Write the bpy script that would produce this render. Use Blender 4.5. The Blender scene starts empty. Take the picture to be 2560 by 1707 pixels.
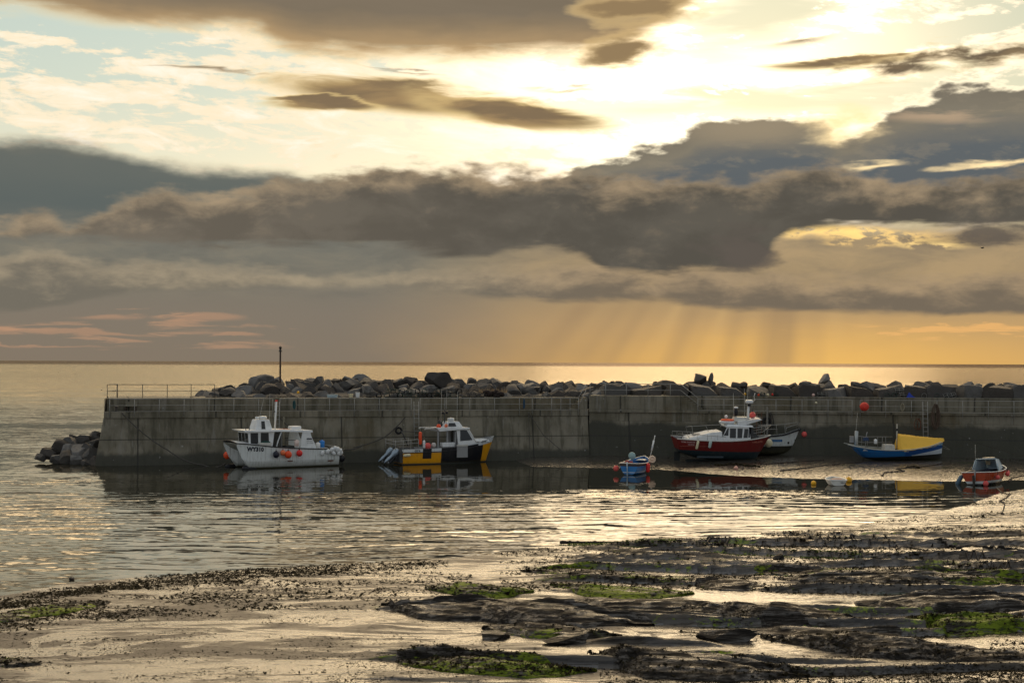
import bpy, bmesh, math, random
import numpy as np
from mathutils import Vector, Matrix, Euler, noise as mnoise

# ------------------------------------------------------------------ camera
SC = bpy.context.scene
FPX, CX, CY = 2560*50/36.0, 1280.0, 853.5
CAMZ = 8.8
cam_d = bpy.data.cameras.new('camera'); cam_d.lens = 50; cam_d.sensor_width = 36
cam_d.clip_start = 0.5; cam_d.clip_end = 90000
cam = bpy.data.objects.new('camera', cam_d); SC.collection.objects.link(cam)
PITCH = math.atan(52/FPX); ROLL = math.radians(0.22)
RM = Matrix.Rotation(math.pi/2+PITCH, 3, 'X') @ Matrix.Rotation(ROLL, 3, 'Z')
cam.matrix_world = Matrix.Translation((0, 0, CAMZ)) @ RM.to_4x4()
SC.camera = cam
SC.view_settings.view_transform = 'Standard'
try: SC.view_settings.look = 'None'
except Exception: pass
SC.view_settings.exposure = 0.0; SC.view_settings.gamma = 1.0

def ray(px, py):
    v = RM @ Vector(((px-CX)/FPX, -(py-CY)/FPX, -1.0))
    return v
def at_z(px, py, z=0.0):
    v = ray(px, py); t = (z-CAMZ)/v.z
    return Vector((v.x*t, v.y*t, z))
def at_y(px, py, Y):
    v = ray(px, py); t = Y/v.y
    return Vector((v.x*t, Y, CAMZ+v.z*t))
def UV(px, py):
    v = ray(px, py)
    return math.atan2(v.x, v.y), math.atan2(v.z, math.hypot(v.x, v.y))
def xat(px, Y):            # world x of pixel column px (at the horizon) at distance Y
    v = ray(px, 905); return v.x/v.y*Y

def lin(c):
    c = c/255.0
    return c/12.92 if c <= 0.04045 else ((c+0.055)/1.055)**2.4
def RGB(r, g, b, k=1.0): return (lin(r)*k, lin(g)*k, lin(b)*k, 1.0)

# ------------------------------------------------------------------ node expression helper
class S:
    def __init__(s, nt, sock): s.nt = nt; s.k = sock
    def _m(s, op, *a):
        n = s.nt.nodes.new('ShaderNodeMath'); n.operation = op
        for i, v in enumerate(a):
            if isinstance(v, S): s.nt.links.new(v.k, n.inputs[i])
            else: n.inputs[i].default_value = float(v)
        return S(s.nt, n.outputs[0])
    def __add__(s, o): return s._m('ADD', s, o)
    __radd__ = __add__
    def __mul__(s, o): return s._m('MULTIPLY', s, o)
    __rmul__ = __mul__
    def __sub__(s, o): return s._m('SUBTRACT', s, o)
    def __rsub__(s, o): return s._m('SUBTRACT', o, s)
    def __truediv__(s, o): return s._m('DIVIDE', s, o)
    def __rtruediv__(s, o): return s._m('DIVIDE', o, s)
    def __neg__(s): return s._m('MULTIPLY', s, -1.0)
def mth(op, *a):
    s = [x for x in a if isinstance(x, S)][0]
    return s._m(op, *a)
def mx(a, b): return mth('MAXIMUM', a, b)
def mn(a, b): return mth('MINIMUM', a, b)
def sstep(x, a, b):
    n = x.nt.nodes.new('ShaderNodeMapRange'); n.interpolation_type = 'SMOOTHSTEP'
    x.nt.links.new(x.k, n.inputs['Value'])
    for nm, v in (('From Min', a), ('From Max', b)):
        if isinstance(v, S): x.nt.links.new(v.k, n.inputs[nm])
        else: n.inputs[nm].default_value = v
    return S(x.nt, n.outputs['Result'])
def lstep(x, a, b):
    n = x.nt.nodes.new('ShaderNodeMapRange'); n.clamp = True
    x.nt.links.new(x.k, n.inputs['Value']); n.inputs['From Min'].default_value = a; n.inputs['From Max'].default_value = b
    return S(x.nt, n.outputs['Result'])
def combine(nt, x, y, z):
    n = nt.nodes.new('ShaderNodeCombineXYZ')
    for i, v in enumerate((x, y, z)):
        if isinstance(v, S): nt.links.new(v.k, n.inputs[i])
        else: n.inputs[i].default_value = v
    return S(nt, n.outputs[0])
def sep(v):
    n = v.nt.nodes.new('ShaderNodeSeparateXYZ'); v.nt.links.new(v.k, n.inputs[0])
    return [S(v.nt, n.outputs[i]) for i in range(3)]
def noise(vec, scale, detail=5, rough=0.55, dist=0.0, out='Fac'):
    n = vec.nt.nodes.new('ShaderNodeTexNoise'); vec.nt.links.new(vec.k, n.inputs['Vector'])
    n.inputs['Scale'].default_value = scale; n.inputs['Detail'].default_value = detail
    n.inputs['Roughness'].default_value = rough; n.inputs['Distortion'].default_value = dist
    return S(vec.nt, n.outputs[0 if out == 'Fac' else 1])
def voro(vec, scale, feature='F1', rnd=1.0, out='Distance'):
    n = vec.nt.nodes.new('ShaderNodeTexVoronoi'); vec.nt.links.new(vec.k, n.inputs['Vector'])
    n.feature = feature; n.inputs['Scale'].default_value = scale; n.inputs['Randomness'].default_value = rnd
    return S(vec.nt, n.outputs[out])
def mapping(vec, scale=(1, 1, 1), loc=(0, 0, 0), rot=(0, 0, 0)):
    n = vec.nt.nodes.new('ShaderNodeMapping'); vec.nt.links.new(vec.k, n.inputs['Vector'])
    n.inputs['Scale'].default_value = scale; n.inputs['Location'].default_value = loc; n.inputs['Rotation'].default_value = rot
    return S(vec.nt, n.outputs[0])
def mixc(f, a, b, mode='MIX'):
    nt = [x for x in (f, a, b) if isinstance(x, S)][0].nt
    n = nt.nodes.new('ShaderNodeMix'); n.data_type = 'RGBA'; n.blend_type = mode; n.clamp_factor = True
    for idx, v in ((0, f), (6, a), (7, b)):
        if isinstance(v, S): nt.links.new(v.k, n.inputs[idx])
        elif idx == 0: n.inputs[0].default_value = float(v)
        else: n.inputs[idx].default_value = v if len(v) == 4 else (*v, 1)
    return S(nt, n.outputs[2])
def scalec(c, f):
    n = c.nt.nodes.new('ShaderNodeVectorMath'); n.operation = 'SCALE'
    c.nt.links.new(c.k, n.inputs[0])
    if isinstance(f, S): c.nt.links.new(f.k, n.inputs['Scale'])
    else: n.inputs['Scale'].default_value = f
    return S(c.nt, n.outputs[0])
def addc(a, b):
    n = a.nt.nodes.new('ShaderNodeVectorMath'); n.operation = 'ADD'
    a.nt.links.new(a.k, n.inputs[0]); a.nt.links.new(b.k, n.inputs[1])
    return S(a.nt, n.outputs[0])
def ramp(x, stops):
    n = x.nt.nodes.new('ShaderNodeValToRGB'); x.nt.links.new(x.k, n.inputs[0])
    e = n.color_ramp.elements
    while len(e) < len(stops): e.new(0.5)
    for i, (p, c) in enumerate(stops):
        e[i].position = p; e[i].color = c if len(c) == 4 else (*c, 1)
    return S(x.nt, n.outputs[0])
def fcurve(x, pts, lo, hi):
    """pts: (x in 0..1, value in lo..hi)"""
    n = x.nt.nodes.new('ShaderNodeFloatCurve'); x.nt.links.new(x.k, n.inputs['Value'])
    c = n.mapping.curves[0]
    pts = [(a, (b-lo)/(hi-lo)) for a, b in pts]
    c.points[0].location = pts[0]; c.points[-1].location = pts[-1]
    for p in pts[1:-1]: c.points.new(*p)
    for p in c.points: p.handle_type = 'AUTO_CLAMPED'
    n.mapping.use_clip = True
    n.mapping.update()
    return S(x.nt, n.outputs[0])*(hi-lo)+lo

# ------------------------------------------------------------------ sky
SUN_EL, SUN_AZ = math.radians(11.0), math.radians(9.0)
W = bpy.data.worlds.new('World'); SC.world = W; W.use_nodes = True
wn = W.node_tree; wn.nodes.clear()
def build_sky(nt):
    tc = nt.nodes.new('ShaderNodeTexCoord'); g = S(nt, tc.outputs['Generated'])
    x, y, z = sep(g)
    U = mth('ARCTAN2', x, y)
    hyp = mth('SQRT', x*x+y*y)
    Vv = mth('ARCTAN2', z, hyp)
    un = (U+0.40)/0.80
    P = combine(nt, U, Vv*2.6, 0.0)
    Pw = combine(nt, U, Vv*6.0, 3.0)
    n_lo = noise(P, 9, 4, 0.5)-0.5
    n_md = noise(P, 26, 5, 0.52)-0.5
    n_fi = noise(P, 80, 4, 0.5)-0.5
    n_st = noise(Pw, 13, 5, 0.54, 0.6)-0.5
    def pt(p): 
        u, v = UV(*p); return ((u+0.40)/0.80, v)
    def curve(pts):
        q = [pt(p) for p in pts]
        q = [(0.0, q[0][1])]+[a for a in q if 0.001 < a[0] < 0.999]+[(1.0, q[-1][1])]
        return fcurve(un, q, -0.02, 0.36)
    def band(top, bot, st, sb, amp=0.006, ampb=None):
        T = curve(top)+n_md*(amp*3.0)+n_fi*(amp*1.0)
        B = curve(bot)+(n_st+n_md*0.5)*((amp if ampb is None else ampb)*3.0)
        a = (T-Vv)/st; b = (Vv-B)/sb
        m = mx(mn(mn(a, b), 1.0), 0.0)
        t = (Vv-B)/mx(T-B, 0.004)
        return m, t, T-Vv
    def blob(px, py, rx, ry, rot=0.0, warp=0.25, wn_=None):
        u0, v0 = UV(px, py); ru, rv = rx/FPX, ry/FPX
        c, s_ = math.cos(rot), math.sin(rot)
        du = U-u0+n_lo*0.05; dv = Vv-v0+n_st*0.018
        a = (du*c+dv*s_)/ru; b = (dv*c-du*s_)/rv
        d = mth('SQRT', a*a+b*b)
        return d + (wn_ if wn_ is not None else n_st)*warp*16
    # sun glow
    su, sv = UV(1790, 170)
    du = (U-su)/0.145; dv = (Vv-sv)/0.095
    glow = mth('EXPONENT', -(du*du+dv*dv))
    glow2 = mth('EXPONENT', -(du*du+dv*dv)*0.22)
    # clear sky behind: physical sky mixed with its observed tint
    sk = nt.nodes.new('ShaderNodeTexSky'); sk.sky_type = 'NISHITA'; sk.sun_disc = False
    sk.sun_elevation = SUN_EL; sk.sun_rotation = SUN_AZ; sk.air_density = 1.2; sk.dust_density = 2.0
    nish = scalec(S(nt, sk.outputs[0]), 0.10)
    clear = ramp(lstep(Vv, 0.0, 0.34), [(0.0, RGB(240, 214, 160)), (0.36, RGB(236, 230, 203)), (0.55, RGB(205, 217, 203)), (0.8, RGB(188, 208, 203)), (1.0, RGB(165, 190, 195))])
    clear = mixc(sstep(U, -0.05, 0.2), clear, RGB(165, 185, 172))
    base = mixc(0.12, clear, nish)
    # high wisps
    wv = noise(combine(nt, U+Vv*0.6, Vv*3.2, 1.0), 20, 8, 0.66, 0.5)
    bias = glow2*0.21-0.045
    # extra wispy region left
    bl = 1.0-sstep(blob(150, 230, 330, 110), 0.3, 1.4)
    bl2 = 1.0-sstep(blob(1000, 210, 620, 170), 0.3, 1.4)
    bl3 = 1.0-sstep(blob(850, 355, 600, 40), 0.3, 1.4)
    b4 = 1.0-sstep(blob(1900, 30, 210, 80, 0.3, .15), 0.2, 1.6)
    b5 = 1.0-sstep(blob(2150, 125, 300, 36, 0.12, .15), 0.2, 1.6)
    b6 = 1.0-sstep(blob(1960, 255, 440, 40, 0.0, .15), 0.2, 1.6)
    b7 = 1.0-sstep(blob(1480, 295, 240, 45, -0.1), 0.2, 1.2)
    bias = bias+bl*0.14+bl2*0.14+bl3*0.05-b4*0.30-b5*0.24-b6*0.26-b7*0.28
    fb = noise(combine(nt, U+Vv*0.5, Vv*2.6, 9.0), 62, 6, 0.62, 0.2)-0.5
    wm = sstep(wv+bias+fb*0.50, 0.53, 0.67)
    wcol = mixc(sstep(wv+bias*0.5, 0.55, 0.8), RGB(255, 238, 205), RGB(255, 246, 226, 1.05))
    wcol = mixc(sstep(n_st, 0.08, 0.25)*0.5*(1.0-glow), wcol, RGB(236, 200, 140))
    wcol = mixc(glow, wcol, (2.8, 2.25, 1.55, 1))
    col = mixc(wm, base, wcol)
    col = mixc(glow*0.60*(1.0-b4)*(1.0-b6), col, wcol)
    def over(col, m, c, a0=0.0, a1=0.35): return mixc(sstep(m, a0, a1), col, c)
    gold = RGB(250, 205, 130, 1.05)
    def rimmed(m, body, rimc=gold, lo=0.0, hi=0.9):
        return mixc(sstep(m, lo, hi), rimc, body)
    # thin lens clouds
    for (px, py, rx, ry, rot, w) in ((1000, 240, 360, 44, -0.09, .07), (1260, 282, 250, 32, -0.16, .06), (800, 262, 150, 18, -0.03, .10), (1395, 223, 125, 8, -0.05, .08), (1010, 180, 120, 4, -.08, .1), (520, 176, 200, 5, -.02, .1),
                                     (2000, 108, 95, 12, 0.10, .10), (2160, 150, 200, 16, 0.07, .14)):
        d = blob(px, py, rx, ry, rot, w)
        m = mx(1.25-d, 0.0)
        body = mixc(sstep(n_st, -0.15, 0.15), RGB(132, 112, 86), RGB(166, 138, 98))
        col = over(col, m, rimmed(m, body, RGB(255, 222, 150, 1.1), 0.0, 0.8), 0.0, 0.65 if ry > 14 else 1.8)
    # big cloud at the top
    m, t, a = band([(0, -150), (2560, -150)], [(0, 45), (330, 95), (600, 105), (760, 165), (1000, 172), (1300, 172), (1500, 165), (1700, 70), (1760, 0), (1860, -90), (2560, -200)], 0.03, 0.050, 0.004, 0.006)
    body = ramp(lstep(t, 0.0, 0.55), [(0.0, RGB(226, 188, 128)), (0.35, RGB(190, 158, 114)), (0.75, RGB(146, 127, 101)), (1.0, RGB(128, 115, 97))])
    body = mixc(sstep(n_st, -0.1, 0.2)*0.35, body, RGB(120, 108, 90))
    col = over(col, m, rimmed(m, body, RGB(255, 226, 165, 1.05), 0.0, 0.35), 0.0, 0.35)
    # ragged lobes right of it
    for (px, py, rx, ry, rot) in ((1570, 125, 120, 42, 0.15), (1600, 20, 170, 40, -.05)):
        d = blob(px, py, rx, ry, rot, 0.10, n_md); m = mx(1.3-d, 0.0)
        col = over(col, m, rimmed(m, RGB(150, 126, 92), RGB(255, 218, 150, 1.1), 0, .9), 0, .8)
    # right upper wedge
    m, t, a = band([(0, 900), (1900, 700), (1960, 235), (2130, 160), (2350, 110), (2560, 88)], [(0, 700), (1900, 500), (1960, 240), (2120, 210), (2230, 215), (2350, 192), (2560, 170)], 0.014, 0.016, 0.012, 0.012)
    body = mixc(sstep(n_md, -0.1, 0.15), RGB(112, 98, 80), RGB(138, 118, 90))
    col = over(col, m, rimmed(m, body, RGB(255, 226, 165, 1.1), 0, .7), 0, .7)
    # cumulus bank behind, right, blue grey with bright edge
    m, t, a = band([(0, 800), (1300, 560), (1440, 408), (1560, 372), (1690, 340), (1770, 288), (1900, 270), (2040, 285), (2120, 330), (2180, 290), (2300, 228), (2400, 205), (2560, 195)], [(0, 900), (1400, 560), (2560, 520)], 0.011, 0.010, 0.011)
    body = ramp(lstep(t+n_md*0.5, 0.0, 1.0), [(0.0, RGB(92, 98, 102)), (0.5, RGB(98, 103, 105)), (0.75, RGB(132, 124, 108)), (1.0, RGB(120, 112, 98))])
    d = blob(1880, 318, 200, 42, -.03, .12)
    body = mixc((1.0-sstep(d, 0.1, 1.5))*0.9, body, RGB(156, 141, 117))
    body = mixc(sstep(fb+n_md, 0.02, 0.22)*0.30, body, RGB(150, 138, 118))
    d = blob(2330, 295, 130, 13, -.05, .2)
    body = mixc((1.0-sstep(d, 0.1, 1.5))*0.9, body, RGB(182, 158, 130))
    col = over(col, m, rimmed(m, body, RGB(255, 240, 205, 1.5), 0.1, .75), 0.0, 0.45)
    for (px, py, rx, ry) in ((2090, 308, 60, 36), (2170, 412, 60, 10), (2480, 408, 110, 9)):
        d = blob(px, py, rx, ry, 0.2 if py < 400 else 0.03, .22, n_md)
        col = mixc(1.0-sstep(d, 0.1, 1.6), col, RGB(255, 226, 170, 1.2))
    # left blue bank
    m, t, a = band([(0, 322), (130, 325), (250, 345), (420, 388), (600, 402), (800, 425), (960, 470), (1300, 640), (2560, 900)], [(0, 600), (900, 560), (2560, 1000)], 0.017, 0.01, 0.004)
    body = ramp(lstep(t+n_lo*0.5, 0.2, 1.0), [(0.0, RGB(92, 100, 98)), (0.7, RGB(104, 108, 102)), (1.0, RGB(124, 120, 106))])
    col = over(col, m, rimmed(m, body, RGB(226, 205, 165), 0, .5), 0.0, 0.8)
    # lower sky under the main bank
    lowl = ramp(lstep(Vv, 0.0, 0.11), [(0.0, RGB(132, 119, 103)), (0.3, RGB(130, 120, 106)), (0.6, RGB(122, 118, 106)), (1.0, RGB(108, 110, 104))])
    lowr = ramp(lstep(Vv, 0.0, 0.11), [(0.0, RGB(214, 168, 100)), (0.25, RGB(194, 158, 108)), (0.45, RGB(168, 144, 108)), (1.0, RGB(160, 142, 114))])
    warm = sstep(U+n_lo*0.08, -0.12, 0.10)
    low = mixc(warm, lowl, lowr)
    ln_ = noise(combine(nt, U, Vv*3.4, 21.0), 17, 7, 0.6, 0.4)-0.5
    low = mixc(sstep(ln_, -0.02, 0.16)*0.32*sstep(Vv, 0.035, 0.06), low, mixc(warm, RGB(146, 136, 116), RGB(196, 166, 122)))
    low = mixc(sstep(-ln_, -0.02, 0.16)*0.40*sstep(Vv, 0.035, 0.06), low, mixc(warm, RGB(98, 98, 92), RGB(126, 114, 98)))
    lowm = sstep(Vv+n_st*0.004, UV(1280, 610)[1], UV(1280, 520)[1])
    col = mixc(lowm, low, col)
    # sun glow above the horizon and light shafts
    d = blob(2050, 905, 420, 90, 0, 0.0)
    col = mixc((1.0-sstep(d, 0.0, 1.5))*0.65, col, RGB(246, 192, 102, 1.0))
    ang = (U-UV(2030, 100)[0])/(UV(2030, 100)[1]-Vv+0.0)
    rays = noise(combine(nt, ang, 0.0, 5.0), 6.5, 1, 0.4)-0.5
    rmask = sstep(U, -0.02, 0.09)*(1.0-sstep(U, 0.15, 0.30))*(1.0-sstep(Vv, 0.035, 0.055))
    rv = sstep(Vv, -0.005, 0.045)
    col = mixc(mx(mn(rays*3.2*rmask*rv, 0.6), 0.0), col, RGB(236, 196, 128))
    col = mixc(mx(mn(-(rays*2.4*rmask), 0.5), 0.0), col, RGB(152, 126, 96))
    # peach streaks low on the left, orange ones low on the right
    st = noise(combine(nt, U, Vv*9.0, 7.0), 16, 6, 0.62, 0.4)
    rg = (1.0-sstep(blob(330, 825, 420, 60), 0.4, 1.3))
    col = mixc(sstep(st+rg*0.12, 0.62, 0.76)*rg*0.6, col, RGB(186, 146, 116))
    for (px, py, rx, ry) in ((250, 790, 90, 8), (500, 796, 85, 8), (220, 835, 200, 4), (600, 843, 40, 3), (100, 862, 220, 4)):
        d = blob(px, py, rx, ry, 0.0, 0.3)
        col = mixc((1.0-sstep(d, 0.3, 1.6))*0.42, col, RGB(200, 152, 118))
    rg = (1.0-sstep(blob(2420, 820, 360, 28), 0.4, 1.3))
    col = mixc(sstep(st+rg*0.12, 0.60, 0.70)*rg*0.8, col, RGB(238, 182, 112))
    # opening under the main bank, right
    for (px, py, rx, ry, c) in ((2170, 590, 190, 22, RGB(252, 208, 130, 1.15)), (2060, 578, 150, 14, RGB(255, 214, 130, 1.25)), (2330, 612, 70, 14, RGB(250, 214, 140, 1.1))):
        d = blob(px, py, rx, ry, -0.03, 0.20, n_md)
        col = mixc((1.0-sstep(d, 0.0, 1.7))*sstep(fb+n_md*1.4, -0.16, 0.02)*0.95, col, c)
    # second (lower) bank
    m, t, a = band([(0, 622), (160, 612), (300, 640), (600, 648), (740, 664), (900, 668), (1080, 660), (1200, 652), (1340, 652), (1480, 645), (1700, 662), (1900, 668), (2100, 672), (2560, 668)], [(0, 790), (150, 770), (400, 735), (620, 735), (1000, 728), (1400, 762), (1600, 758), (1800, 778), (2100, 795), (2560, 797)], 0.016, 0.008, 0.010, 0.004)
    lit = mixc(warm, RGB(168, 153, 128), RGB(174, 150, 118)); dk = mixc(warm, RGB(116, 110, 98), RGB(118, 106, 90))
    nb2 = noise(combine(nt, U, Vv*2.2, 4.0), 30, 7, 0.62, 0.3)-0.5
    tt = mx(1.0-sstep(a+nb2*-0.035, 0.0, 0.026), sstep(nb2, 0.0, 0.24)*0.30)
    body = mixc(tt, dk, lit)
    col = over(col, m, body, 0.0, 0.8)
    # main dark bank
    m, t, a = band([(0, 545), (120, 520), (170, 540), (260, 500), (420, 462), (600, 455), (780, 428), (900, 408), (1100, 402), (1400, 415), (1560, 428), (1700, 422), (1850, 428), (1990, 402), (2080, 398), (2200, 428), (2400, 432), (2560, 412)],
                   [(0, 610), (200, 612), (500, 622), (900, 622), (1180, 648), (1300, 632), (1440, 640), (1530, 688), (1750, 692), (1880, 680), (1935, 620), (1990, 588), (2150, 575), (2300, 582), (2400, 575), (2560, 570)], 0.020, 0.012, 0.011, 0.006)
    lit = mixc(sstep(U, -0.3, 0.0), RGB(170, 150, 122), RGB(172, 150, 120)); dk = mixc(sstep(U, -0.3, 0.1), RGB(110, 102, 90), RGB(92, 87, 78))
    nb = noise(combine(nt, U, Vv*1.8, 11.0), 26, 7, 0.62, 0.3)-0.5
    tt = 1.0-sstep(a+nb*-0.055+n_lo*0.02, -0.006, 0.028)
    tt = mx(tt, sstep(nb, 0.08, 0.30)*0.16)
    dk = mixc(sstep(nb+n_lo*1.2, -0.16, 0.16), scalec(dk, 0.90), scalec(dk, 1.10))
    body = mixc(tt, dk, lit)
    col = over(col, m, body, 0.0, 0.6)
    for (px, py, rx, ry) in ((2480, 592, 130, 26), (1850, 630, 90, 46)):
        d = blob(px, py, rx, ry, 0, 0.18, n_md)
        col = mixc((1.0-sstep(d, 0.5, 1.4))*0.9, col, RGB(96, 88, 80))
    # ---- rest of the dome: broken cloud overhead and behind the camera, plus an added bright front above the frame
    pn = noise(g, 3.0, 6, 0.6, 0.3)
    dome = mixc(sstep(pn, 0.35, 0.65), RGB(160, 174, 192, 1.0), RGB(196, 194, 188, 1.0))
    dome = scalec(dome, DOME)
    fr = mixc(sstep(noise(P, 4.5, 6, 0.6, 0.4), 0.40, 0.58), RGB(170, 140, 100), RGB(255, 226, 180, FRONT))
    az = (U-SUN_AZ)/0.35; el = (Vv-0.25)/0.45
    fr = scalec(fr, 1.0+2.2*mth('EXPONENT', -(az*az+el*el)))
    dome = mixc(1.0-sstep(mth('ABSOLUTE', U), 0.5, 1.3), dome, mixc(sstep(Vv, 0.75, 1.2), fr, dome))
    up = sstep(Vv, 0.262, 0.30)
    side = sstep(mth('ABSOLUTE', U), 0.55, 1.0)
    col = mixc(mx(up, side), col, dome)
    # below the horizon
    col = mixc(sstep(-Vv, 0.0, 0.01), col, RGB(120, 108, 92, 0.6))
    bg = nt.nodes.new('ShaderNodeBackground'); nt.links.new(col.k, bg.inputs[0]); bg.inputs[1].default_value = 1.0
    o = nt.nodes.new('ShaderNodeOutputWorld'); nt.links.new(bg.outputs[0], o.inputs[0])
DOME = 0.85; FRONT = 3.4  # FRONT: unseen sky above the frame, boosted to brighten sand and water
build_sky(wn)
W.cycles.sampling_method = 'MANUAL'; W.cycles.sample_map_resolution = 1024
sun_d = bpy.data.lights.new('sun', 'SUN'); sun_d.energy = 0.09; sun_d.angle = math.radians(16); sun_d.color = (1, 0.78, 0.50)
sun = bpy.data.objects.new('sun', sun_d); SC.collection.objects.link(sun)
sd = Vector((math.sin(SUN_AZ)*math.cos(SUN_EL), math.cos(SUN_AZ)*math.cos(SUN_EL), math.sin(SUN_EL)))
sun.rotation_euler = sd.to_track_quat('Z', 'Y').to_euler()
# ------------------------------------------------------------------ object helpers
COL = SC.collection
def mk_mesh(name, verts, faces, mat=None, parent=None, smooth=False):
    me = bpy.data.meshes.new(name); me.from_pydata([tuple(v) for v in verts], [], [tuple(f) for f in faces]); me.update()
    return mk_obj(name, me, mat, parent, smooth)
def mk_obj(name, me, mat=None, parent=None, smooth=False):
    o = bpy.data.objects.new(name, me); COL.objects.link(o)
    if mat is not None and len(me.materials) == 0: me.materials.append(mat)
    if smooth: me.polygons.foreach_set('use_smooth', [True]*len(me.polygons)); me.update()
    if parent is not None: o.parent = parent
    return o
def tag(o, label, cat, group=None, kind=None):
    if label: o['label'] = label
    if cat: o['category'] = cat
    if group: o['group'] = group
    if kind: o['kind'] = kind
    return o
def struct(o, label=None, cat=None):
    o['kind'] = 'structure'
    if label: o['label'] = label
    if cat: o['category'] = cat
    return o
def stuff(o, label, cat):
    o['kind'] = 'stuff'; o['label'] = label; o['category'] = cat; return o
def empty(name, loc, rz=0.0, rx=0.0, ry=0.0):
    o = bpy.data.objects.new(name, None); COL.objects.link(o); o.empty_display_size = 0.3
    o.location = loc; o.rotation_euler = (rx, ry, rz); return o
class MB:
    """collects shapes for ONE mesh"""
    def __init__(s): s.v = []; s.f = []
    def add(s, vs, fs):
        n = len(s.v); s.v += [tuple(v) for v in vs]; s.f += [tuple(i+n for i in f) for f in fs]; return s
    def box(s, x0, x1, y0, y1, z0, z1, tx=0.0, ty=0.0, sx=0.0):
        """tx, ty: top inset; sx: shift of the top in x"""
        vs = [(x0, y0, z0), (x1, y0, z0), (x1, y1, z0), (x0, y1, z0),
              (x0+tx+sx, y0+ty, z1), (x1-tx+sx, y0+ty, z1), (x1-tx+sx, y1-ty, z1), (x0+tx+sx, y1-ty, z1)]
        return s.add(vs, [(0, 3, 2, 1), (4, 5, 6, 7), (0, 1, 5, 4), (1, 2, 6, 5), (2, 3, 7, 6), (3, 0, 4, 7)])
    def tube(s, pts, r, n=6, r2=None, closed=False, cap=True):
        pts = [Vector(p) for p in pts]; m = len(pts)
        rings = []; up0 = None
        for i, p in enumerate(pts):
            if closed: t = pts[(i+1) % m]-pts[i-1]
            else: t = pts[min(i+1, m-1)]-pts[max(i-1, 0)]
            if t.length < 1e-9: t = Vector((0, 0, 1))
            t.normalize()
            if up0 is None:
                up0 = Vector((0, 0, 1)) if abs(t.z) < 0.9 else Vector((1, 0, 0))
            a = t.cross(up0)
            if a.length < 1e-6: a = t.cross(Vector((0, 1, 0)))
            a.normalize(); b = a.cross(t); up0 = b
            rr = r if r2 is None else r+(r2-r)*i/max(m-1, 1)
            rings.append([p+a*(rr*math.cos(2*math.pi*k/n))+b*(rr*math.sin(2*math.pi*k/n)) for k in range(n)])
        vs = [v for rg in rings for v in rg]; fs = []
        for i in range(m if closed else m-1):
            j = (i+1) % m
            for k in range(n):
                k2 = (k+1) % n
                fs.append((i*n+k, i*n+k2, j*n+k2, j*n+k))
        if cap and not closed:
            fs.append(tuple(range(n-1, -1, -1))); fs.append(tuple((m-1)*n+k for k in range(n)))
        return s.add(vs, fs)
    def lathe(s, prof, n=16, loc=(0, 0, 0), axis='z', scale=(1, 1, 1)):
        """prof: (r, z)"""
        vs = []; fs = []; m = len(prof)
        for r, z in prof:
            for k in range(n):
                a = 2*math.pi*k/n
                p = (r*math.cos(a)*scale[0], r*math.sin(a)*scale[1], z*scale[2])
                if axis == 'x': p = (p[2], p[0], p[1])
                elif axis == 'y': p = (p[0], p[2], p[1])
                vs.append((p[0]+loc[0], p[1]+loc[1], p[2]+loc[2]))
        for i in range(m-1):
            for k in range(n):
                k2 = (k+1) % n
                fs.append((i*n+k, i*n+k2, (i+1)*n+k2, (i+1)*n+k))
        fs.append(tuple(range(n-1, -1, -1))); fs.append(tuple((m-1)*n+k for k in range(n)))
        return s.add(vs, fs)
    def sphere(s, c, r, n=14, m=9, sc=(1, 1, 1)):
        prof = [(max(r*math.sin(math.pi*i/m), 0.001), -r*math.cos(math.pi*i/m)) for i in range(m+1)]
        return s.lathe(prof, n, c, 'z', sc)
    def poly(s, pts, d):
        """extrude a polygon (list of 3-d points) by vector d"""
        n = len(pts); d = Vector(d)
        vs = [Vector(p) for p in pts]+[Vector(p)+d for p in pts]
        fs = [tuple(range(n-1, -1, -1)), tuple(range(n, 2*n))]+[(i, (i+1) % n, n+(i+1) % n, n+i) for i in range(n)]
        return s.add(vs, fs)
    def build(s, name, mat, parent=None, smooth=False, bevel=0.0):
        me = bpy.data.meshes.new(name); me.from_pydata(s.v, [], s.f); me.update()
        bm = bmesh.new(); bm.from_mesh(me); bmesh.ops.recalc_face_normals(bm, faces=bm.faces)
        if bevel > 0:
            bmesh.ops.bevel(bm, geom=[e for e in bm.edges if e.is_manifold and e.calc_face_angle(0) > 0.5], offset=bevel, segments=2, affect='EDGES', profile=0.6)
        bm.to_mesh(me); bm.free()
        return mk_obj(name, me, mat, parent, smooth)

def interp(x, pts):
    xs = [p[0] for p in pts]; ys = [p[1] for p in pts]
    return np.interp(x, xs, ys)
def _hash(ix, iy, seed):
    h = (ix.astype(np.int64)*374761393 + iy.astype(np.int64)*668265263 + seed*974634777) & 0x7fffffff
    h = ((h ^ (h >> 13))*1274126177) & 0x7fffffff
    return ((h ^ (h >> 16)) & 0xffff)/65535.0
def vnoise(x, y, seed=0):
    x = np.asarray(x, float); y = np.asarray(y, float)
    ix = np.floor(x).astype(np.int64); iy = np.floor(y).astype(np.int64); fx = x-ix; fy = y-iy
    fx = fx*fx*(3-2*fx); fy = fy*fy*(3-2*fy)
    a = _hash(ix, iy, seed); b = _hash(ix+1, iy, seed); c = _hash(ix, iy+1, seed); d = _hash(ix+1, iy+1, seed)
    return (a*(1-fx)+b*fx)*(1-fy)+(c*(1-fx)+d*fx)*fy
def fbm(x, y, oct=4, seed=0):
    r = 0; a = 0.5; t = 0
    for o in range(oct):
        r = r+a*vnoise(x*(2**o)+o*17.3, y*(2**o)+o*9.1, seed+o); t += a; a *= 0.5
    return r/t-0.5

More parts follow.
